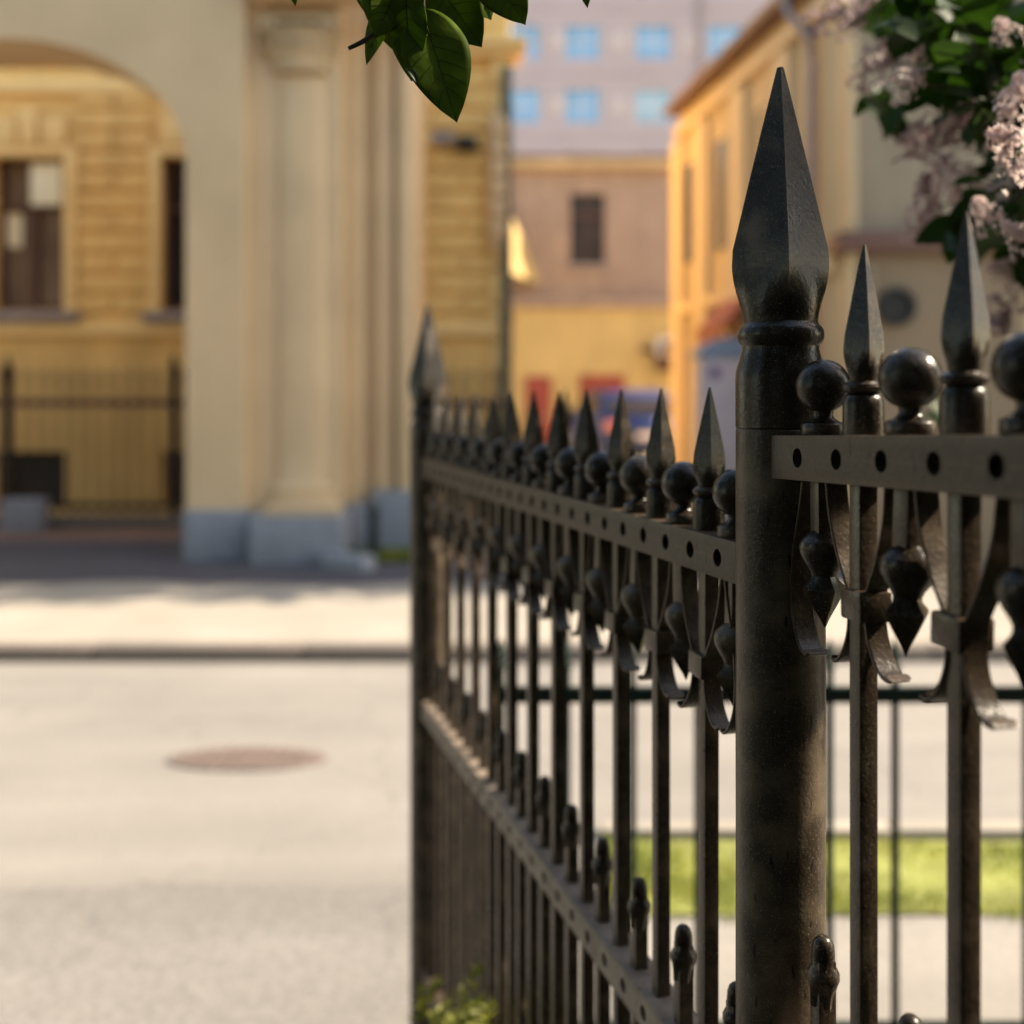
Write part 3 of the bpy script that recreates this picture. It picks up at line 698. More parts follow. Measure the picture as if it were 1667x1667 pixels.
# splayed yellow wedge, added to stand in for a sun patch on the wall
mb = MB(); a, b = (822-CX)/F*27.6, mx(880); dz_ = lambda y: H-(y-HY)/F*27.6
mb.add([(a, MY-2.4, dz_(440)), (b, MY-.01, mz(462)), (b-.4, MY-.01, mz(400)), (a, MY-2.4, dz_(335)), (a, MY, mz(450)), (a, MY, mz(330))], [(0, 1, 2, 3), (3, 2, 5), (0, 4, 1), (0, 3, 5, 4)])
mmb(mb, 'sun_patch_wedge', 'yellowwall')
dr = MB(); dr.bbox(mx(855), mx(897), MY-.36, MY-.302, .05, mz(613), .01); d_ = mmb(dr, 'door', 'red')
dh = MB(); dh.loft([(0, .03, 0), (.12, .03, 0)], 8, center=(mx(890), MY-.40, 1.0)); h_ = mmb(dh, 'handle', 'steel'); h_.parent = d_
dr = MB()
for k in range(6): dr.bbox(mx(942), mx(1014), MY-.36, MY-.302, .05+k*(mz(610)-.05)/6, .05+(k+1)*(mz(610)-.05)/6-.02, .01)
mmb(dr, 'garage_door', 'red')
# air conditioner on the ground floor wall
acu = empty('air_conditioner', (mx(1083), MY-.3, mz(580))); tag(acu, 'white-topped air conditioner box on brackets on the yellow ground floor wall', 'air conditioner')
mb = MB(); mb.bbox(-.32, .36, -.5, -.1, .0, .46, .04); mb.build('casing', 'white', acu)
mb = MB(); mb.bbox(-.22, .26, -.53, -.502, .05, .36, .02); mb.build('grille', 'brownframe', acu); mb = MB(); mb.bbox(-.28, .30, -.46, -.0, -.42, -.01, .04); mb.tube([(-.7, -.05, .2), (-.4, -.3, .1), (-.2, -.3, .0)], .07, 8); mb.build('bracket', 'brownframe', acu)

# =================================================================== FAR APARTMENT BLOCK
AY = 52.0; ak = AY/F; a0 = Vector((8, AY, .08)); apt = empty('apartment_block', a0); tag(apt, 'tall pale lilac panel apartment block with windows coloured like reflected sky, farthest behind', 'building')
def amb(mb, name, m, parent=None):
    mb.v = [(v[0]-a0.x, v[1]-a0.y, v[2]-a0.z) for v in mb.v]; return mb.build(name, m, parent or apt)
cxs = [849, 948, 1064, 1181, 1297]; cxs = [849-116*2, 849-116]+cxs+[1297+116, 1297+232]
rys = [172, 68, -36, -140, 276, 380]
mb = MB(); mb.box((cxs[0]-60-CX)*ak, (cxs[-1]+60-CX)*ak, AY+.25, AY+14, 0, H+(HY+200)*ak); amb(mb, 'core_wall', 'lilacwall')
mb = MB()
xsb = [(cxs[0]-60-CX)*ak]
for c in cxs: xsb += [(c-30-CX)*ak, (c+30-CX)*ak]
xsb.append((cxs[-1]+60-CX)*ak)
for k in range(0, len(xsb), 2): mb.box(xsb[k], xsb[k+1], AY, AY+.249, 0, H+(HY+199)*ak)
ry = sorted(rys)
for k in range(1, len(xsb)-1, 2):
    top = -199
    for r_ in ry:
        mb.box(xsb[k], xsb[k+1], AY+.001, AY+.248, H+(HY-(r_-27))*ak, H+(HY-top)*ak); top = r_+27
    mb.box(xsb[k], xsb[k+1], AY+.001, AY+.248, 0, H+(HY-top)*ak)
amb(mb, 'wall', 'lilacwall')
for r_ in rys:
    if r_ > 300: continue
    for c in cxs:
        x = (c-CX)*ak; z = H+(HY-r_)*ak
        g = MB(); g.box(x-29.5*ak, x+29.5*ak, AY+.15, AY+.2, z-26.5*ak, z+26.5*ak); g_ = amb(g, 'window', 'skyglass' if (int(c)+r_) % 3 else 'skyglass2')
        if (int(c)*7+r_) % 5 == 2: d_ = MB(); d_.box(x-29*ak, x-10*ak, AY+.12, AY+.149, z-26*ak, z+26*ak); dd = amb(d_, 'open_pane', 'darkglass'); dd.parent = g_
        g = MB(); g.box(x-.03, x+.03, AY+.10, AY+.149, z-26.5*ak, z+26.5*ak)
        g.box(x-29.5*ak, x+29.5*ak, AY+.11, AY+.148, z-.03, z+.03)
        for s in (-1, 1): g.box(x+s*29.5*ak-.05, x+s*29.5*ak+.05, AY+.10, AY+.149, z-26.5*ak, z+26.5*ak)
        f_ = amb(g, 'frame', 'white'); f_.parent = g_
mb = MB()
for r_ in rys:
    if r_ > 300: continue
    for c in cxs[:-1]:
        mb = MB(); mb.bbox((c+58-14-CX)*ak, (c+58+14-CX)*ak, AY-.03, AY-.002, H+(HY-(r_+14))*ak, H+(HY-(r_-16))*ak, .01)
        amb(mb, 'pale_panel', 'lilacpale')
mb = MB(); mb.tube([((1140-CX)*ak, AY-.12, .1), ((1140-CX)*ak, AY-.12, 24)], .1, 8); amb(mb, 'drainpipe', 'sill')
mb = MB()
for r_ in rys: mb.box((cxs[0]-60-CX)*ak, (cxs[-1]+60-CX)*ak, AY-.02, AY-.003, H+(HY-(r_+52))*ak-.05, H+(HY-(r_+52))*ak)
amb(mb, 'panel_joints', 'sill')

# =================================================================== ORANGE BUILDING AT THE RIGHT
CY_ = 9.5; c0 = Vector((px(1390, CY_), CY_, .08)); rb = empty('orange_building', c0); tag(rb, 'building at right with orange side wall and grey-brown front above a dark ledge', 'building')
HT = 724/F*CY_+H-.08
dv = Vector((-222/F, 1, 0)); Ls = 14.9-CY_
E = dv*Ls
def quadbox(mb, p, d, L, n, t, z0, z1):   # box along direction d from p, length L, thickness t along n
    d = d.normalized(); n = n.normalized()
    P = [p, p+d*L, p+d*L+n*t, p+n*t]
    vs = [(q.x, q.y, z0) for q in P]+[(q.x, q.y, z1) for q in P]
    mb.add(vs, [(3, 2, 1, 0), (4, 5, 6, 7), (0, 1, 5, 4), (1, 2, 6, 5), (2, 3, 7, 6), (3, 0, 4, 7)])
dn = dv.normalized(); nn = Vector((1, -dn.x/dn.y*-1*-1, 0)); nn = Vector((dn.y, -dn.x, 0))   # to the right
LL = E.length
zero = Vector((0, 0, 0))
mb = MB(); quadbox(mb, zero+nn*.0+dn*.26, dn, LL-.26, nn, 3.2, 0, HT); mb.build('side_wall', 'orangewall', rb)
mb = MB(); mb.box(.03, 1.46, 0, .258, 0, 2.86-.08-.1); mb.build('lower_front_wall', 'greybrown_low', rb)
mb = MB(); mb.box(.03, 1.46, .02, .258, 2.95-.08-.1, HT); mb.build('front_wall', 'greybrown', rb)
mb = MB(); mb.bbox(-.16, 1.46, -.12, .258, 2.76-.08, 2.93-.08, .015); mb.build('ledge', 'roofred', rb)
mb = MB(); mb.bbox(-.045, .026, -.03, .258, 0, HT, .01); mb.build('corner_strip', 'orangewall', rb)
mb = MB(); quadbox(mb, nn*-.22-dn*.22, dn, LL+.3, nn, 3.5, HT+.002, HT+.10); mb.build('roof', 'roofred', rb)
# pilasters, windows on the side wall
for k, u in enumerate((1.35, 2.7, 4.1, 5.2)):
    mb = MB(); quadbox(mb, nn*-.07+dn*u, dn, .45, nn, .068, .3, HT-.35); mb.build('pilaster', 'orangepale', rb)
mb = MB(); quadbox(mb, nn*-.10+dn*.28, dn, LL-.3, nn, .098, HT-.32, HT-.20); quadbox(mb, nn*-.08+dn*.28, dn, LL-.3, nn, .078, 2.55, 2.68); mb.build('string_course', 'orangepale', rb)
for u in (2.0, 3.4, 4.75):
    g = MB(); quadbox(g, nn*-.012+dn*u, dn, .42, nn, .01, 3.2, 4.5); w_ = g.build('window', 'darkglass', rb)
    g = MB(); quadbox(g, nn*-.03+dn*(u-.05), dn, .05, nn, .028, 3.15, 4.55); quadbox(g, nn*-.03+dn*(u+.42), dn, .05, nn, .028, 3.15, 4.55); quadbox(g, nn*-.03+dn*u, dn, .42, nn, .028, 4.5, 4.55); g.build('frame', 'orangepale', w_)
mb = MB()
pp = lambda u, o_, z: tuple((dn*u-nn*o_)+Vector((0, 0, z)))
mb.tube([pp(1.0, .25, HT-.02), pp(.95, .22, HT-.18), pp(.72, .10, HT-.5), pp(.70, .09, HT-.8), pp(.70, .09, .2)], .045, 10)
mb.build('drainpipe', 'sill', rb)
mb = MB(); mb.loft([(0, .165, 0), (.05, .165, 0), (.05, .13, 0), (.02, .12, 0)], 24); me = mb.mesh('round_vent', 'dark'); link('round_vent', me, rb, (px(1458, 9.5)-c0.x, -.002, H-(500-HY)/F*9.5-.08), rot=(R(90), 0, 0))
mb = MB(); mb.tube([(.12, -.06, 2.6), (.12, -.06, .2)], .04, 10); mb.build('drainpipe', 'greybrown_low', rb)
# red awning on the side wall
aw = empty('awning', tuple(c0+dn*3.0-nn*.0+Vector((0, 0, 2.0)))); tag(aw, 'small red awning over a doorway in the orange side wall', 'awning')
mb = MB(); d, n_ = dn, -nn
A = [n_*.07-d*.5+Vector((0, 0, .55)), n_*.07+d*.5+Vector((0, 0, .55)), n_*.34+d*.5+Vector((0, 0, .25)), n_*.34-d*.5+Vector((0, 0, .25))]
B = [a+Vector((0, 0, -.05)) for a in A]; 
mb.add([tuple(a) for a in A+B], [(0, 1, 2, 3), (7, 6, 5, 4), (0, 4, 5, 1), (1, 5, 6, 2), (2, 6, 7, 3), (3, 7, 4, 0)])
V_ = [A[3], A[2], A[2]+Vector((0, 0, -.22)), A[3]+Vector((0, 0, -.22))]; V2 = [v+n_*.02 for v in V_]
mb.add([tuple(a) for a in V_+V2], [(0, 1, 2, 3), (7, 6, 5, 4), (0, 4, 5, 1), (1, 5, 6, 2), (2, 6, 7, 3), (3, 7, 4, 0)])
mb.build('canvas', 'red', aw)
mb = MB(); mb.tube([tuple(n_*.07-d*.45+Vector((0, 0, .0))), tuple(n_*.32-d*.45+Vector((0, 0, .22)))], .015, 8); mb.tube([tuple(n_*.07+d*.45+Vector((0, 0, .0))), tuple(n_*.32+d*.45+Vector((0, 0, .22)))], .015, 8); mb.build('bracket', 'dark', aw); mb = MB(); mb.tube([tuple(n_*.07-d*.46+Vector((0, 0, .02))), tuple(n_*.07+d*.46+Vector((0, 0, .02)))], .012, 8); mb.build('bracket', 'dark', aw)

# unseen tall block, added right of frame to shade the pavement and the gateway
tb0 = Vector((5.2, 10.6, .08)); tb = empty('shade_building', tb0); tag(tb, 'unseen tall ochre building right of the orange one, added to cast shade', 'building')
mb = MB(); mb.box(0, 22, 0, 3.3, 0, 10.7); mb.build('wall', 'ochre', tb)
mb = MB(); mb.box(7.2, 9.6, .3, 3.0, 10.95, 13.6); mb.build('shade_tower', 'ochre', tb)  # tower and chimneys added to make the shade edge uneven
for q_ in (2.5, 5.2, 11.4, 12.6, 16): mb = MB(); mb.bbox(q_, q_+.7, .3, .9, 10.95, 12.0, .03); mb.build('shade_chimney', 'roofred', tb)
mb = MB(); mb.bbox(-.3, 22.3, -.12, 3.34, 10.7, 10.95, .03); mb.build('cornice', 'ochre_trim', tb)
for i in range(8):
    for j in range(3):
        g = MB(); g.box(1.2+i*2.5, 2.3+i*2.5, -.03, -.004, 1.4+j*3, 3.2+j*3); w_ = g.build('window', 'darkglass', tb)
        g = MB(); g.box(1.1+i*2.5, 2.4+i*2.5, -.12, -.031, 1.28+j*3, 1.39+j*3); g.build('sill', 'sill', w_)

# =================================================================== CAR AND KIOSK
def car(loc, rz):
    root = empty('car', loc, rz); tag(root, 'dark blue car parked in the yard, half hidden behind the fence tips', 'car')
    # side profile (y forward, z), half-widths
    prof = [(-2.1, .35), (-2.12, .75), (-2.02, .98), (-1.75, 1.05), (-1.35, 1.50), (-.9, 1.62), (.2, 1.62), (.75, 1.48), (1.25, 1.05), (1.9, .92), (2.1, .75), (2.12, .4), (2.0, .28), (-2.0, .28)]
    def hw(z): return .88 if z <= 1.06 else .88-(z-1.06)*.38
    mb = MB(); n = len(prof)
    vs = [(-hw(z), y, z) for y, z in prof]+[(hw(z), y, z) for y, z in prof]
    fs = [(i, (i+1) % n, n+(i+1) % n, n+i) for i in range(n)]+[tuple(range(n-1, -1, -1)), tuple(range(n, 2*n))]
    mb.add(vs, fs)
    b = mb.mesh('body', 'carblue'); bm = bmesh.new(); bm.from_mesh(b); bmesh.ops.bevel(bm, geom=list(bm.edges), offset=.05, segments=3, affect='EDGES'); bm.to_mesh(b); bm.free()
    for p in b.polygons: p.use_smooth = True
    link('body', b, root)
    g = MB(); g.add([(-.72, -1.79, 1.12), (.72, -1.79, 1.12), (.62, -1.43, 1.46), (-.62, -1.43, 1.46), (-.72, -1.75, 1.08), (.72, -1.75, 1.08), (.62, -1.39, 1.42), (-.62, -1.39, 1.42)], [(0, 1, 2, 3), (7, 6, 5, 4), (0, 4, 5, 1), (1, 5, 6, 2), (2, 6, 7, 3), (3, 7, 4, 0)]); g.build('rear_window', 'darkglass', root)
    g = MB(); g.add([(-.72, 1.22, 1.11), (.72, 1.22, 1.11), (.62, .80, 1.47), (-.62, .80, 1.47), (-.72, 1.18, 1.07), (.72, 1.18, 1.07), (.62, .76, 1.43), (-.62, .76, 1.43)], [(3, 2, 1, 0), (4, 5, 6, 7), (0, 1, 5, 4), (1, 2, 6, 5), (2, 3, 7, 6), (3, 0, 4, 7)]); g.build('windscreen', 'darkglass', root)
    for s in (-1, 1):
        g = MB(); x0 = .885; x1 = .745
        vs = [(s*x0, -1.25, 1.10), (s*x0, .95, 1.10), (s*x1, .55, 1.50), (s*x1, -1.0, 1.50)]
        g.add(vs+[(v[0]-s*.03, v[1], v[2]) for v in vs], [(0, 1, 2, 3), (7, 6, 5, 4), (0, 4, 5, 1), (1, 5, 6, 2), (2, 6, 7, 3), (3, 7, 4, 0)]); g.build('side_window', 'darkglass', root)
        g = MB(); g.bbox(s*.80-.09, s*.80+.09, -2.15, -2.02, .78, .98, .02); g.build('tail_light', 'lamp', root)
        g = MB(); g.bbox(s*.72-.16, s*.72+.16, 2.02, 2.14, .66, .80, .03); g.build('headlight', 'steel', root)
        g = MB(); g.bbox(s*.98-.1, s*.98+.1, .70, .86, 1.05, 1.2, .04); g.build('wing_mirror', 'steel', root)
        for y in (-1.35, 1.35):
            g = MB(); g.loft([(-.10, .30, 0), (-.09, .33, 0), (.09, .33, 0), (.10, .30, 0)], 24); t = link('wheel', g.mesh('wheel', 'tyre'), root, (s*.82, y, .33), rot=(0, R(90), 0))
            g = MB(); g.loft([(-.105, .2, 0), (.105, .2, 0)], 20); link('rim', g.mesh('rim', 'steel'), t)
    g = MB(); g.bbox(-.26, .26, -2.155, -2.125, .62, .74, .005); g.build('number_plate', 'white', root)
    g = MB(); g.bbox(-.86, .86, -2.17, -2.06, .36, .52, .03); g.build('bumper', 'tyre', root)
car(((1022-CX)/F*23, 24.5, .08), R(10))
KY = 11.0; kx = px(1138, KY)
ko = empty('kiosk', (kx+.36, KY+.25, .08)); tag(ko, 'narrow pale street kiosk with a rounded blue top and purple dot by the orange wall', 'kiosk')
mb = MB(); mb.bbox(-.36, .36, -.25, .25, .10, 1.84, .03); mb.build('body', 'vanwhite', ko)
mb = MB(); mb.bbox(-.38, .38, -.27, .27, 0, .098, .01); mb.build('plinth', 'dark', ko)
mb = MB(); n = 14; vs = []
for y in (-.27, .27):
    for i in range(n+1):
        a = math.pi*i/n; vs.append((.38*math.cos(a), y, 1.842+.20*math.sin(a)))
mb.add(vs, [(i, i+1, n+2+i, n+1+i) for i in range(n)]+[tuple(range(n+1)), tuple(range(2*n+1, n, -1)), (0, n+1, 2*n+1, n)]); mb.build('roof', 'vanblue', ko)
g = MB(); g.loft([(0, .055, 0), (.012, .052, 0)], 20); link('emblem', g.mesh('emblem', 'purple'), ko, (-.20, -.252, 1.68), rot=(R(90), 0, 0))
g = MB(); g.bbox(-.30, .30, -.262, -.251, .2, 1.5, .004); d_ = g.build('door', 'vanwhite', ko); g = MB(); g.bbox(.2, .24, -.285, -.263, .8, .95, .004); g.build('handle', 'steel', d_)

# =================================================================== LILAC
def leaf_geo(mb, base, tip, width, normal, mi=0, veins=None, fold=.25, curl=.12, n=9, m=3, wavy=.0, heart=.18):
    base = Vector(base); tip = Vector(tip); ax = tip-base; L = ax.length; ax.normalize()
    nrm = Vector(normal); nrm = (nrm-ax*nrm.dot(ax)).normalized(); side = ax.cross(nrm)
    vs = []; cols = 2*m+1
    for i in range(n+1):
        t = i/n
        wdt = width*.5*(math.sin(math.pi*min(1, t**.72))**.85)*(1.0 if t < .9 else 1-(t-.9)*3)
        if i == n: wdt = 0
        for j in range(-m, m+1):
            s = j/m
            p = base+ax*(L*(t-(heart*abs(s)**1.5*max(0, .25-t)*1.2)))+side*(wdt*s)
            h = -curl*L*(t-.3)**2 + fold*abs(s)*wdt - fold*.6*wdt*s*s + wavy*L*math.sin(t*16+j)*abs(s)*.5
            vs.append(p+nrm*h)
    fs = []
    for i in range(n):
        for j in range(2*m): a = i*cols+j; fs.append((a, a+1, a+cols+1, a+cols))
    mb.add(vs, fs, mi, True)
    return base, ax, L, nrm, side
def thick(o, t):
    md = o.modifiers.new('thickness', 'SOLIDIFY'); md.thickness = t; md.offset = 0
    return o
def near_leaf(root, b, t, Yb, Yt, wpx, nx, ny, fold=.3, curl=.12):
    base = at(*b, Yb); tip = at(*t, Yt); wd = wpx/F*(Yb+Yt)/2
    mb = MB(); nrm = Vector((nx, -1, ny))
    base, ax, L, nrm, side = leaf_geo(mb, base, tip, wd, nrm, fold=fold*.6, curl=curl*.7, n=26, m=5, wavy=.007)
    rp = Vector(root.location)
    mb.v = [tuple(Vector(v)-rp) for v in mb.v]
    o = link('leaf', mb.raw('leaf', 'leafnear'), root); thick(o, .0005)
    # midrib and side veins as raised thin threads
    vb = MB()
    def P(t, s):
        wdt = wd*.5*(math.sin(math.pi*min(1, t**.72))**.85); 
        h = -curl*.7*L*(t-.3)**2 + fold*.6*abs(s)*wdt - fold*.36*wdt*s*s + .007*L*math.sin(t*16+5*s)*abs(s)*.5 + .0004
        return base+ax*(L*t)+side*(wdt*s)+nrm*h-rp
    vb.tube([P(t/12, 0) for t in range(0, 13)], [.0007*(1-t/14) for t in range(13)], 5)
    for k in range(1, 6):
        t0 = .06+k*.125
        for s in (-1, 1): vb.tube([P(t0+.16*q, s*q*.86) for q in (0, .25, .5, .75, 1)], [.0003, .0003, .00022, .0002, .00015], 4)
    link('vein', vb.raw('vein', 'vein'), o)
    return o
br = empty('lilac_branch', at(640, -60, 1.0)); tag(br, 'dark green leafy sprig hanging sharply into view at the top, left of the post', 'branch')
for args in [
    ((688, 22), (744, 196), 1.0, .985, 112, .12, .05), ((700, -42), (783, 74), 1.02, 1.0, 104, -.15, .1), ((790, -60), (855, 38), 1.0, .99, 84, -.1, .1),
    ((650, -30), (612, 60), 1.0, .99, 74, .3, .1), ((660, -20), (668, 132), .99, 1.0, 72, -.35, -.05), ((632, 0), (594, 104), 1.01, 1.02, 44, -.5, .1),
    ((620, -50), (650, 88), 1.03, 1.02, 84, -.2, .0), ((745, -60), (800, 30), 1.04, 1.03, 80, .2, .1), ((470, -50), (481, 9), 1.0, 1.0, 22, .1, .1), ((946, -45), (957, 12), 1.0, 1.0, 24, .2, .1),
    ((690, -60), (735, 60), 1.05, 1.04, 90, .2, -.1), ((610, -50), (604, 30), 1.05, 1.04, 70, .2, -.1), ((655, -40), (690, 70), 1.04, 1.03, 76, -.3, -.1)]:
    b, t, Yb, Yt, wpx, nx, ny = args; near_leaf(br, b, t, Yb, Yt, wpx, nx, ny)
rp = Vector(br.location)
mb = MB(); stem = smooth_path([tuple(at(*p, 1.0)-rp) for p in [(1160, -330), (900, -160), (760, -75), (690, -20), (640, 30), (600, 62), (567, 79)]], 5)
mb.tube(stem, [.006-.0042*i/(len(stem)-1) for i in range(len(stem))], 8)
for (a, b, Yb) in [((760, -75), (946, -45), 1.0), ((690, -20), (690, 22), 1.0), ((720, -50), (470, -50), 1.0), ((760, -75), (795, -55), 1.0)]:
    mb.tube([tuple(at(*a, 1.0)-rp), tuple(at((a[0]+b[0])/2, (a[1]+b[1])/2-12, 1.0)-rp), tuple(at(*b, Yb)-rp)], .0014, 6)
mb.build('stem', 'bark', br)
# pale curled leaf bit
mb = MB(); leaf_geo(mb, at(664, 112, .98), at(682, 134, .975), .009, (.2, -1, 1), fold=.8, curl=.5); mb.v = [tuple(Vector(v)-rp) for v in mb.v]; o = link('young_leaf', mb.raw('young_leaf', 'vein'), br); thick(o, .0005)

# ---- bush
lb0 = Vector((1.55, 1.9, 0)); lb = empty('lilac_bush', lb0); tag(lb, 'lilac bush with dark leaves and pale pink flower clusters overhanging the fence at top right', 'bush')
def panicle(seed, L, m):
    rr = random.Random(seed); mb = MB()
    nf = int(190*L/.15)
    for i in range(nf):
        t = rr.random()**.8; a = rr.random()*6.283; lump = 1+.3*math.sin(a*2+seed+t*9)
        rad = (.040*(1-t)**.6+.007)*lump*(.55+.45*rr.random()**.4)
        c = Vector((rad*math.cos(a), rad*math.sin(a), -L*.45+t*L))
        n_ = Vector((math.cos(a), math.sin(a), .35+rr.uniform(-.5, .5))).normalized()
        u = n_.orthogonal().normalized(); v = n_.cross(u); ph = rr.random()*3; s = .0075+rr.random()*.003
        for k in range(4):
            aa = ph+k*math.pi/2; d1 = u*math.cos(aa)+v*math.sin(aa); d2 = u*math.cos(aa+.8)+v*math.sin(aa+.8); d3 = u*math.cos(aa-.8)+v*math.sin(aa-.8)
            mb.add([c, c+d3*s*.55+n_*.001, c+d1*s+n_*.0025, c+d2*s*.55+n_*.001], [(0, 1, 2, 3)])
    mb.tube([(0, 0, -L*.6), (0, 0, L*.5)], [.002, .0008], 5)
    return mb.raw('flower_cluster', m)
PAN = [panicle(1, .15, 'petal'), panicle(2, .12, 'petal'), panicle(3, .16, 'petaldark'), panicle(4, .10, 'petal')]
rr = random.Random(11)
plist = [(1385, 22, 1.95, 2, -70, .95), (1436, 96, 1.9, 2, -40, .8), (1476, 134, 1.5, 3, -60, .55), (1535, 215, 1.9, 2, -60, 1.0), (1560, 300, 1.8, 0, -50, .95),
         (1508, 345, 2.05, 2, -35, .9), (1652, 170, 1.35, 0, -15, .55), (1650, 250, 1.28, 1, -50, .62), (1606, 352, 1.45, 3, -30, .5), (1662, 385, 1.4, 3, 60, .5),
         (1640, 60, 1.5, 3, -20, .5), (1490, 95, 1.7, 3, 20, .4), (1625, 515, 1.9, 2, -120, .7), (1590, 215, 1.9, 3, 20, .7), (1645, 110, 1.75, 0, 10, .8), (1600, 130, 1.95, 3, -30, .8), (1655, 310, 1.7, 0, -40, .8), (1560, 60, 2.0, 3, -40, .7), (1660, 450, 1.8, 1, -70, .8), (1475, 222, 2.1, 2, -80, .55)]
for i, (x, y, Y, k, ang, s) in enumerate(plist):
    link('flower_cluster', PAN[k], lb, at(x, y, Y)-lb0, sc_=s*1.0, rot=(R(rr.uniform(-25, 25)), R(ang), rr.random()*6))
LS = []
fol = MB()
def leafblob(n, fn, size=(.05, .09)):
    for i in range(n):
        c = fn()
        d = Vector((rr.gauss(0, 1), rr.gauss(0, 1), rr.gauss(-.5, .7))).normalized(); L = rr.uniform(*size)
        nr = Vector((rr.gauss(0, .6), rr.gauss(-.3, .6), 1)).normalized()
        leaf_geo(fol, c-lb0, c+d*L-lb0, L*.62, nr, n=5, m=1, fold=.35, curl=.25)
def reg(x0, x1, y0, y1, Y0, Y1): return lambda: at(rr.uniform(x0, x1), rr.uniform(y0, y1), rr.uniform(Y0, Y1))
leafblob(60, reg(1440, 1560, -60, 60, 1.5, 2.1)); leafblob(60, reg(1490, 1600, 0, 150, 1.5, 2.0)); leafblob(120, reg(1590, 1740, -40, 190, 1.45, 2.2))
leafblob(16, reg(1415, 1470, 150, 195, 1.9, 2.4)); leafblob(8, reg(1420, 1450, -10, 60, 2.1, 2.3)); leafblob(90, reg(1615, 1740, 180, 400, 1.5, 2.1)); leafblob(14, reg(1560, 1600, 330, 400, 1.7, 2.0)); leafblob(16, reg(1540, 1600, 110, 190, 1.6, 2.1)); leafblob(10, reg(1640, 1720, 380, 470, 1.6, 2.0))
leafblob(8, reg(1500, 1535, 590, 680, 2.2, 2.6), (.04, .06))
leafblob(40, reg(1680, 1900, -250, 250, 1.5, 2.2))
# crown out of the picture: right of and above the frame; it shades the thick post's tip
def ell(c, r):
    def f():
        while True:
            v = Vector((rr.uniform(-1, 1), rr.uniform(-1, 1), rr.uniform(-1, 1)))
            if v.length < 1: break
        p = Vector(c)+Vector((v.x*r[0], v.y*r[1], v.z*r[2]))
        return p
    def g():
        for _ in range(200):
            p = f()
            if p.x > .50*p.y+.05 or p.z > H+.40*p.y+.08: return p
        return p
    return g
def shade(n, X0, X1, Y0, Y1, u0, u1):
    def f():
        while True:
            x, y, u = rr.uniform(X0, X1), rr.uniform(Y0, Y1), rr.uniform(u0, u1)
            p = Vector((x, y, 2.07+(x-1.3)*.84+u))
            if p.x > .475*p.y+.10 or p.z > H+.40*p.y+.08: return p
    leafblob(n, f, (.07, .11))
shade(1100, 1.0, 1.9, 1.42, 1.98, -1.15, -.2)  # unseen low leaf bands added to block sky reflected in the iron
shade(620, 1.0, 1.8, 1.36, 1.72, -.36, .20)
shade(700, 1.0, 1.8, 1.72, 2.16, -.40, .34)
shade(520, 1.0, 1.9, 1.36, 1.50, -.62, .0)
leafblob(1500, lambda: Vector((rr.uniform(.95, 2.2), rr.uniform(-.9, .62), rr.uniform(.9, 3.1))), (.09, .14))  # unseen leaf mass added to keep skylight off right-facing iron
shade(620, 1.05, 1.75, 1.15, 1.32, .02, .86)
shade(30, 1.2, 1.5, 1.03, 1.13, .52, .72)
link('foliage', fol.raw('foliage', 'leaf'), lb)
for i in range(12):
    c = ell((1.5, 1.6, 2.75), (.5, .5, .35))(); link('flower_cluster', PAN[i % 4], lb, c-lb0, sc_=.9, rot=(rr.uniform(-.6, .6), rr.uniform(-.6, .6), 0))
mb = MB()
for k in range(7):
    tx, ty, tz = [(1.1, 1.3, 2.5), (.95, 1.9, 2.2), (1.6, 2.2, 2.9), (1.9, 1.8, 2.7), (.85, 1.5, 1.95), (1.35, 2.5, 2.6), (.78, 1.75, 1.8)][k]
    b0 = Vector((1.5+.05*math.cos(k), 1.9+.05*math.sin(k), 0)); t_ = Vector((tx, ty, tz)); md = (b0+t_)/2+Vector((.12*math.sin(k*2), .1*math.cos(k), .15))
    pth = smooth_path([tuple(b0-lb0), tuple(md-lb0), tuple(t_-lb0)], 6); mb.tube(pth, [.022-.018*i/(len(pth)-1) for i in range(len(pth))], 8)
for (x, y, Y, k, ang, s) in plist[:18]:
    e = at(x, y, Y); b0 = Vector((.95+.1*s, 1.75, 1.85)); pth = smooth_path([tuple(b0-lb0), tuple((b0+e)/2+Vector((0, 0, .04))-lb0), tuple(e-lb0)], 4); mb.tube(pth, [.005-.0035*i/(len(pth)-1) for i in range(len(pth))], 5)
mb.build('branches', 'bark', lb)

# weed at the foot of the far fence end
wd0 = Vector((at(738, 650, 1.95).x, 1.95, 0)); wd = empty('weed', wd0); tag(wd, 'yellow-green feathery weed growing at the foot of the fence panel', 'plant')
mb = MB(); st = MB(); wr = random.Random(5)
tips = [(700, 1612), (722, 1640), (752, 1622), (778, 1588), (688, 1640), (796, 1642), (740, 1660), (765, 1650), (712, 1665), (785, 1668)]
for (x, y) in tips:
    e = at(x, y, 1.95+wr.uniform(-.08, .08)); b0 = wd0+Vector((wr.uniform(-.04, .04), wr.uniform(-.03, .03), 0))
    pth = smooth_path([(0, 0, 0) if False else tuple(b0-wd0), tuple((b0+e)/2-wd0+Vector((0, 0, .03))), tuple(e-wd0)], 6)
    st.tube(pth, [.002-.0013*i/(len(pth)-1) for i in range(len(pth))], 5)
    for i in range(26):
        q = Vector(pth[min(len(pth)-1, int(len(pth)*(.55+.45*i/25)))])
        d = Vector((wr.gauss(0, 1), wr.gauss(0, 1), wr.gauss(.6, .5))).normalized()*wr.uniform(.018, .034)
        leaf_geo(mb, q+wd0-wd0, q+d, .008, Vector((wr.gauss(0, .5), -.5, 1)), n=4, m=1)
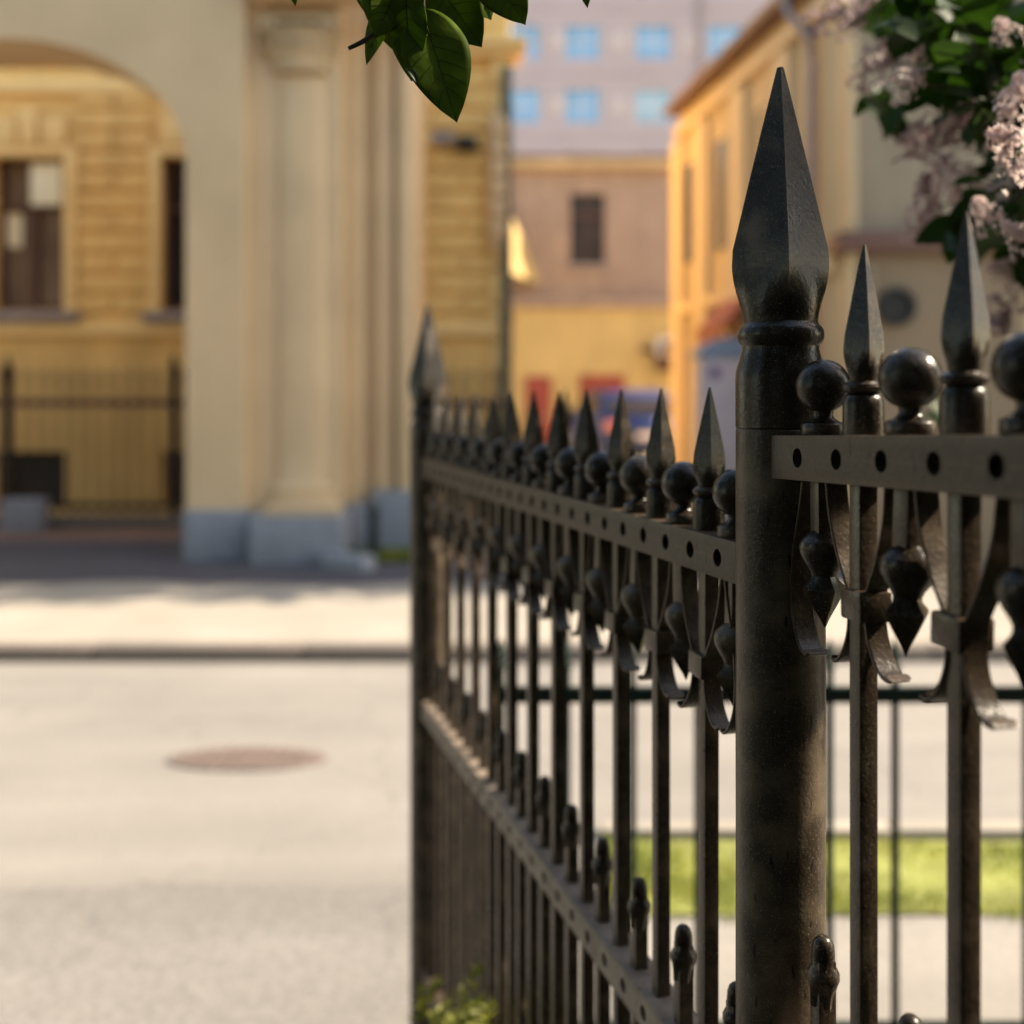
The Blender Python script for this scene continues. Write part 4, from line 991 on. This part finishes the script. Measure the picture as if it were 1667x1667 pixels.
link('leaves', mb.raw('leaves', 'weed'), wd); link('stems', st.raw('stems', 'weed'), wd)

# =================================================================== UNSEEN TREES, added to keep sky off the ironwork and shade the pavement
def tree(label, x, y, hz, r, n, seed):
    t = empty('unseen_tree', (x, y, 0)); tag(t, label, 'tree', 'unseen trees added to shape the light')
    q = random.Random(seed); mb = MB()
    lim = []
    for k in range(6):
        a = k*1.05+q.random(); e = Vector((math.cos(a)*r[0]*.6, math.sin(a)*r[1]*.6, hz+q.uniform(-.3, .6)*r[2])); lim.append(e)
        pth = smooth_path([(0, 0, hz*.35), tuple(e*.5+Vector((0, 0, hz*.25))), tuple(e)], 4); mb.tube(pth, [.11-.09*i/(len(pth)-1) for i in range(len(pth))], 7)
    mb.tube([(0, 0, 0), (.03, 0, hz*.3), (0, .04, hz*.8)], [.22, .17, .08], 12)
    mb.build('trunk', 'bark', t)
    mb = MB()
    for i in range(n):
        while True:
            v = Vector((q.uniform(-1, 1), q.uniform(-1, 1), q.uniform(-1, 1)))
            if .35 < v.length < 1+.15*math.sin(v.x*9)*math.cos(v.y*8): break
        c = Vector((v.x*r[0], v.y*r[1], hz+v.z*r[2]))
        d = Vector((q.gauss(0, 1), q.gauss(0, 1), q.gauss(0, .6))).normalized(); u = d.orthogonal().normalized(); L = q.uniform(.26, .40)
        mb.add([c, c+d*L*.5+u*L*.32, c+d*L, c+d*L*.5-u*L*.32], [(0, 1, 2, 3)])
    link('crown', mb.raw('crown', 'treeleaf'), t)
tree('unseen street tree beside the tall building, its crown added to shade the far pavement', 6.2, 9.50, 7.2, (1.5, .45, 2.2), 420, 7)
tree('unseen tree with a broad crown added behind the viewer to the left', -2.6, -2.4, 6.0, (3.2, 3.2, 2.3), 6500, 1)
tree('unseen tree with a dense low crown added directly behind the viewer', .9, -5.6, 4.6, (3.4, 3.0, 3.2), 7000, 2)
tree('unseen tree added farthest left behind the viewer', -6.8, -4.6, 5.2, (3.2, 3.2, 3.6), 6500, 3)
tree('unseen tree added at the far right behind the viewer', 5.6, -4.2, 4.8, (3.0, 2.6, 3.4), 6500, 4)

hd = empty('unseen_hedge', (-.5, -1.5, 0)); tag(hd, 'unseen dark leafy screen added just behind the viewer to block sky', 'unseen_hedge')  # unseen, added to keep low sky off the ironwork
q = random.Random(9); mb = MB()
for i in range(9000):
    c = Vector((q.uniform(-6, 6), q.gauss(0, .16), q.uniform(0, 2.3)+.1*math.sin(i)))
    d = Vector((q.gauss(0, 1), q.gauss(0, 1), q.gauss(0, 1))).normalized(); u = d.orthogonal().normalized(); L = q.uniform(.16, .26)
    mb.add([c, c+d*L*.5+u*L*.3, c+d*L, c+d*L*.5-u*L*.3], [(0, 1, 2, 3)])
link('leaves', mb.raw('leaves', 'unseen_hedge'), hd)
mb = MB(); mb.tube([(-6, 0, .3), (0, .05, .5), (6, 0, .3)], .05, 6)
for k in range(9): mb.tube([(-5.6+k*1.4, 0, 0), (-5.6+k*1.4, .04, 1), (-5.5+k*1.4, 0, 2)], [.04, .03, .01], 6)
mb.build('stems', 'bark', hd)

tree('unseen tree added to the left of the driveway to block sky', -8.6, 3.2, 4.4, (2.6, 4.2, 3.6), 3200, 21)
tree('low round unseen tree added right of the viewer to block sky', 5.4, -.2, 2.9, (1.6, 1.5, 1.8), 1100, 22)
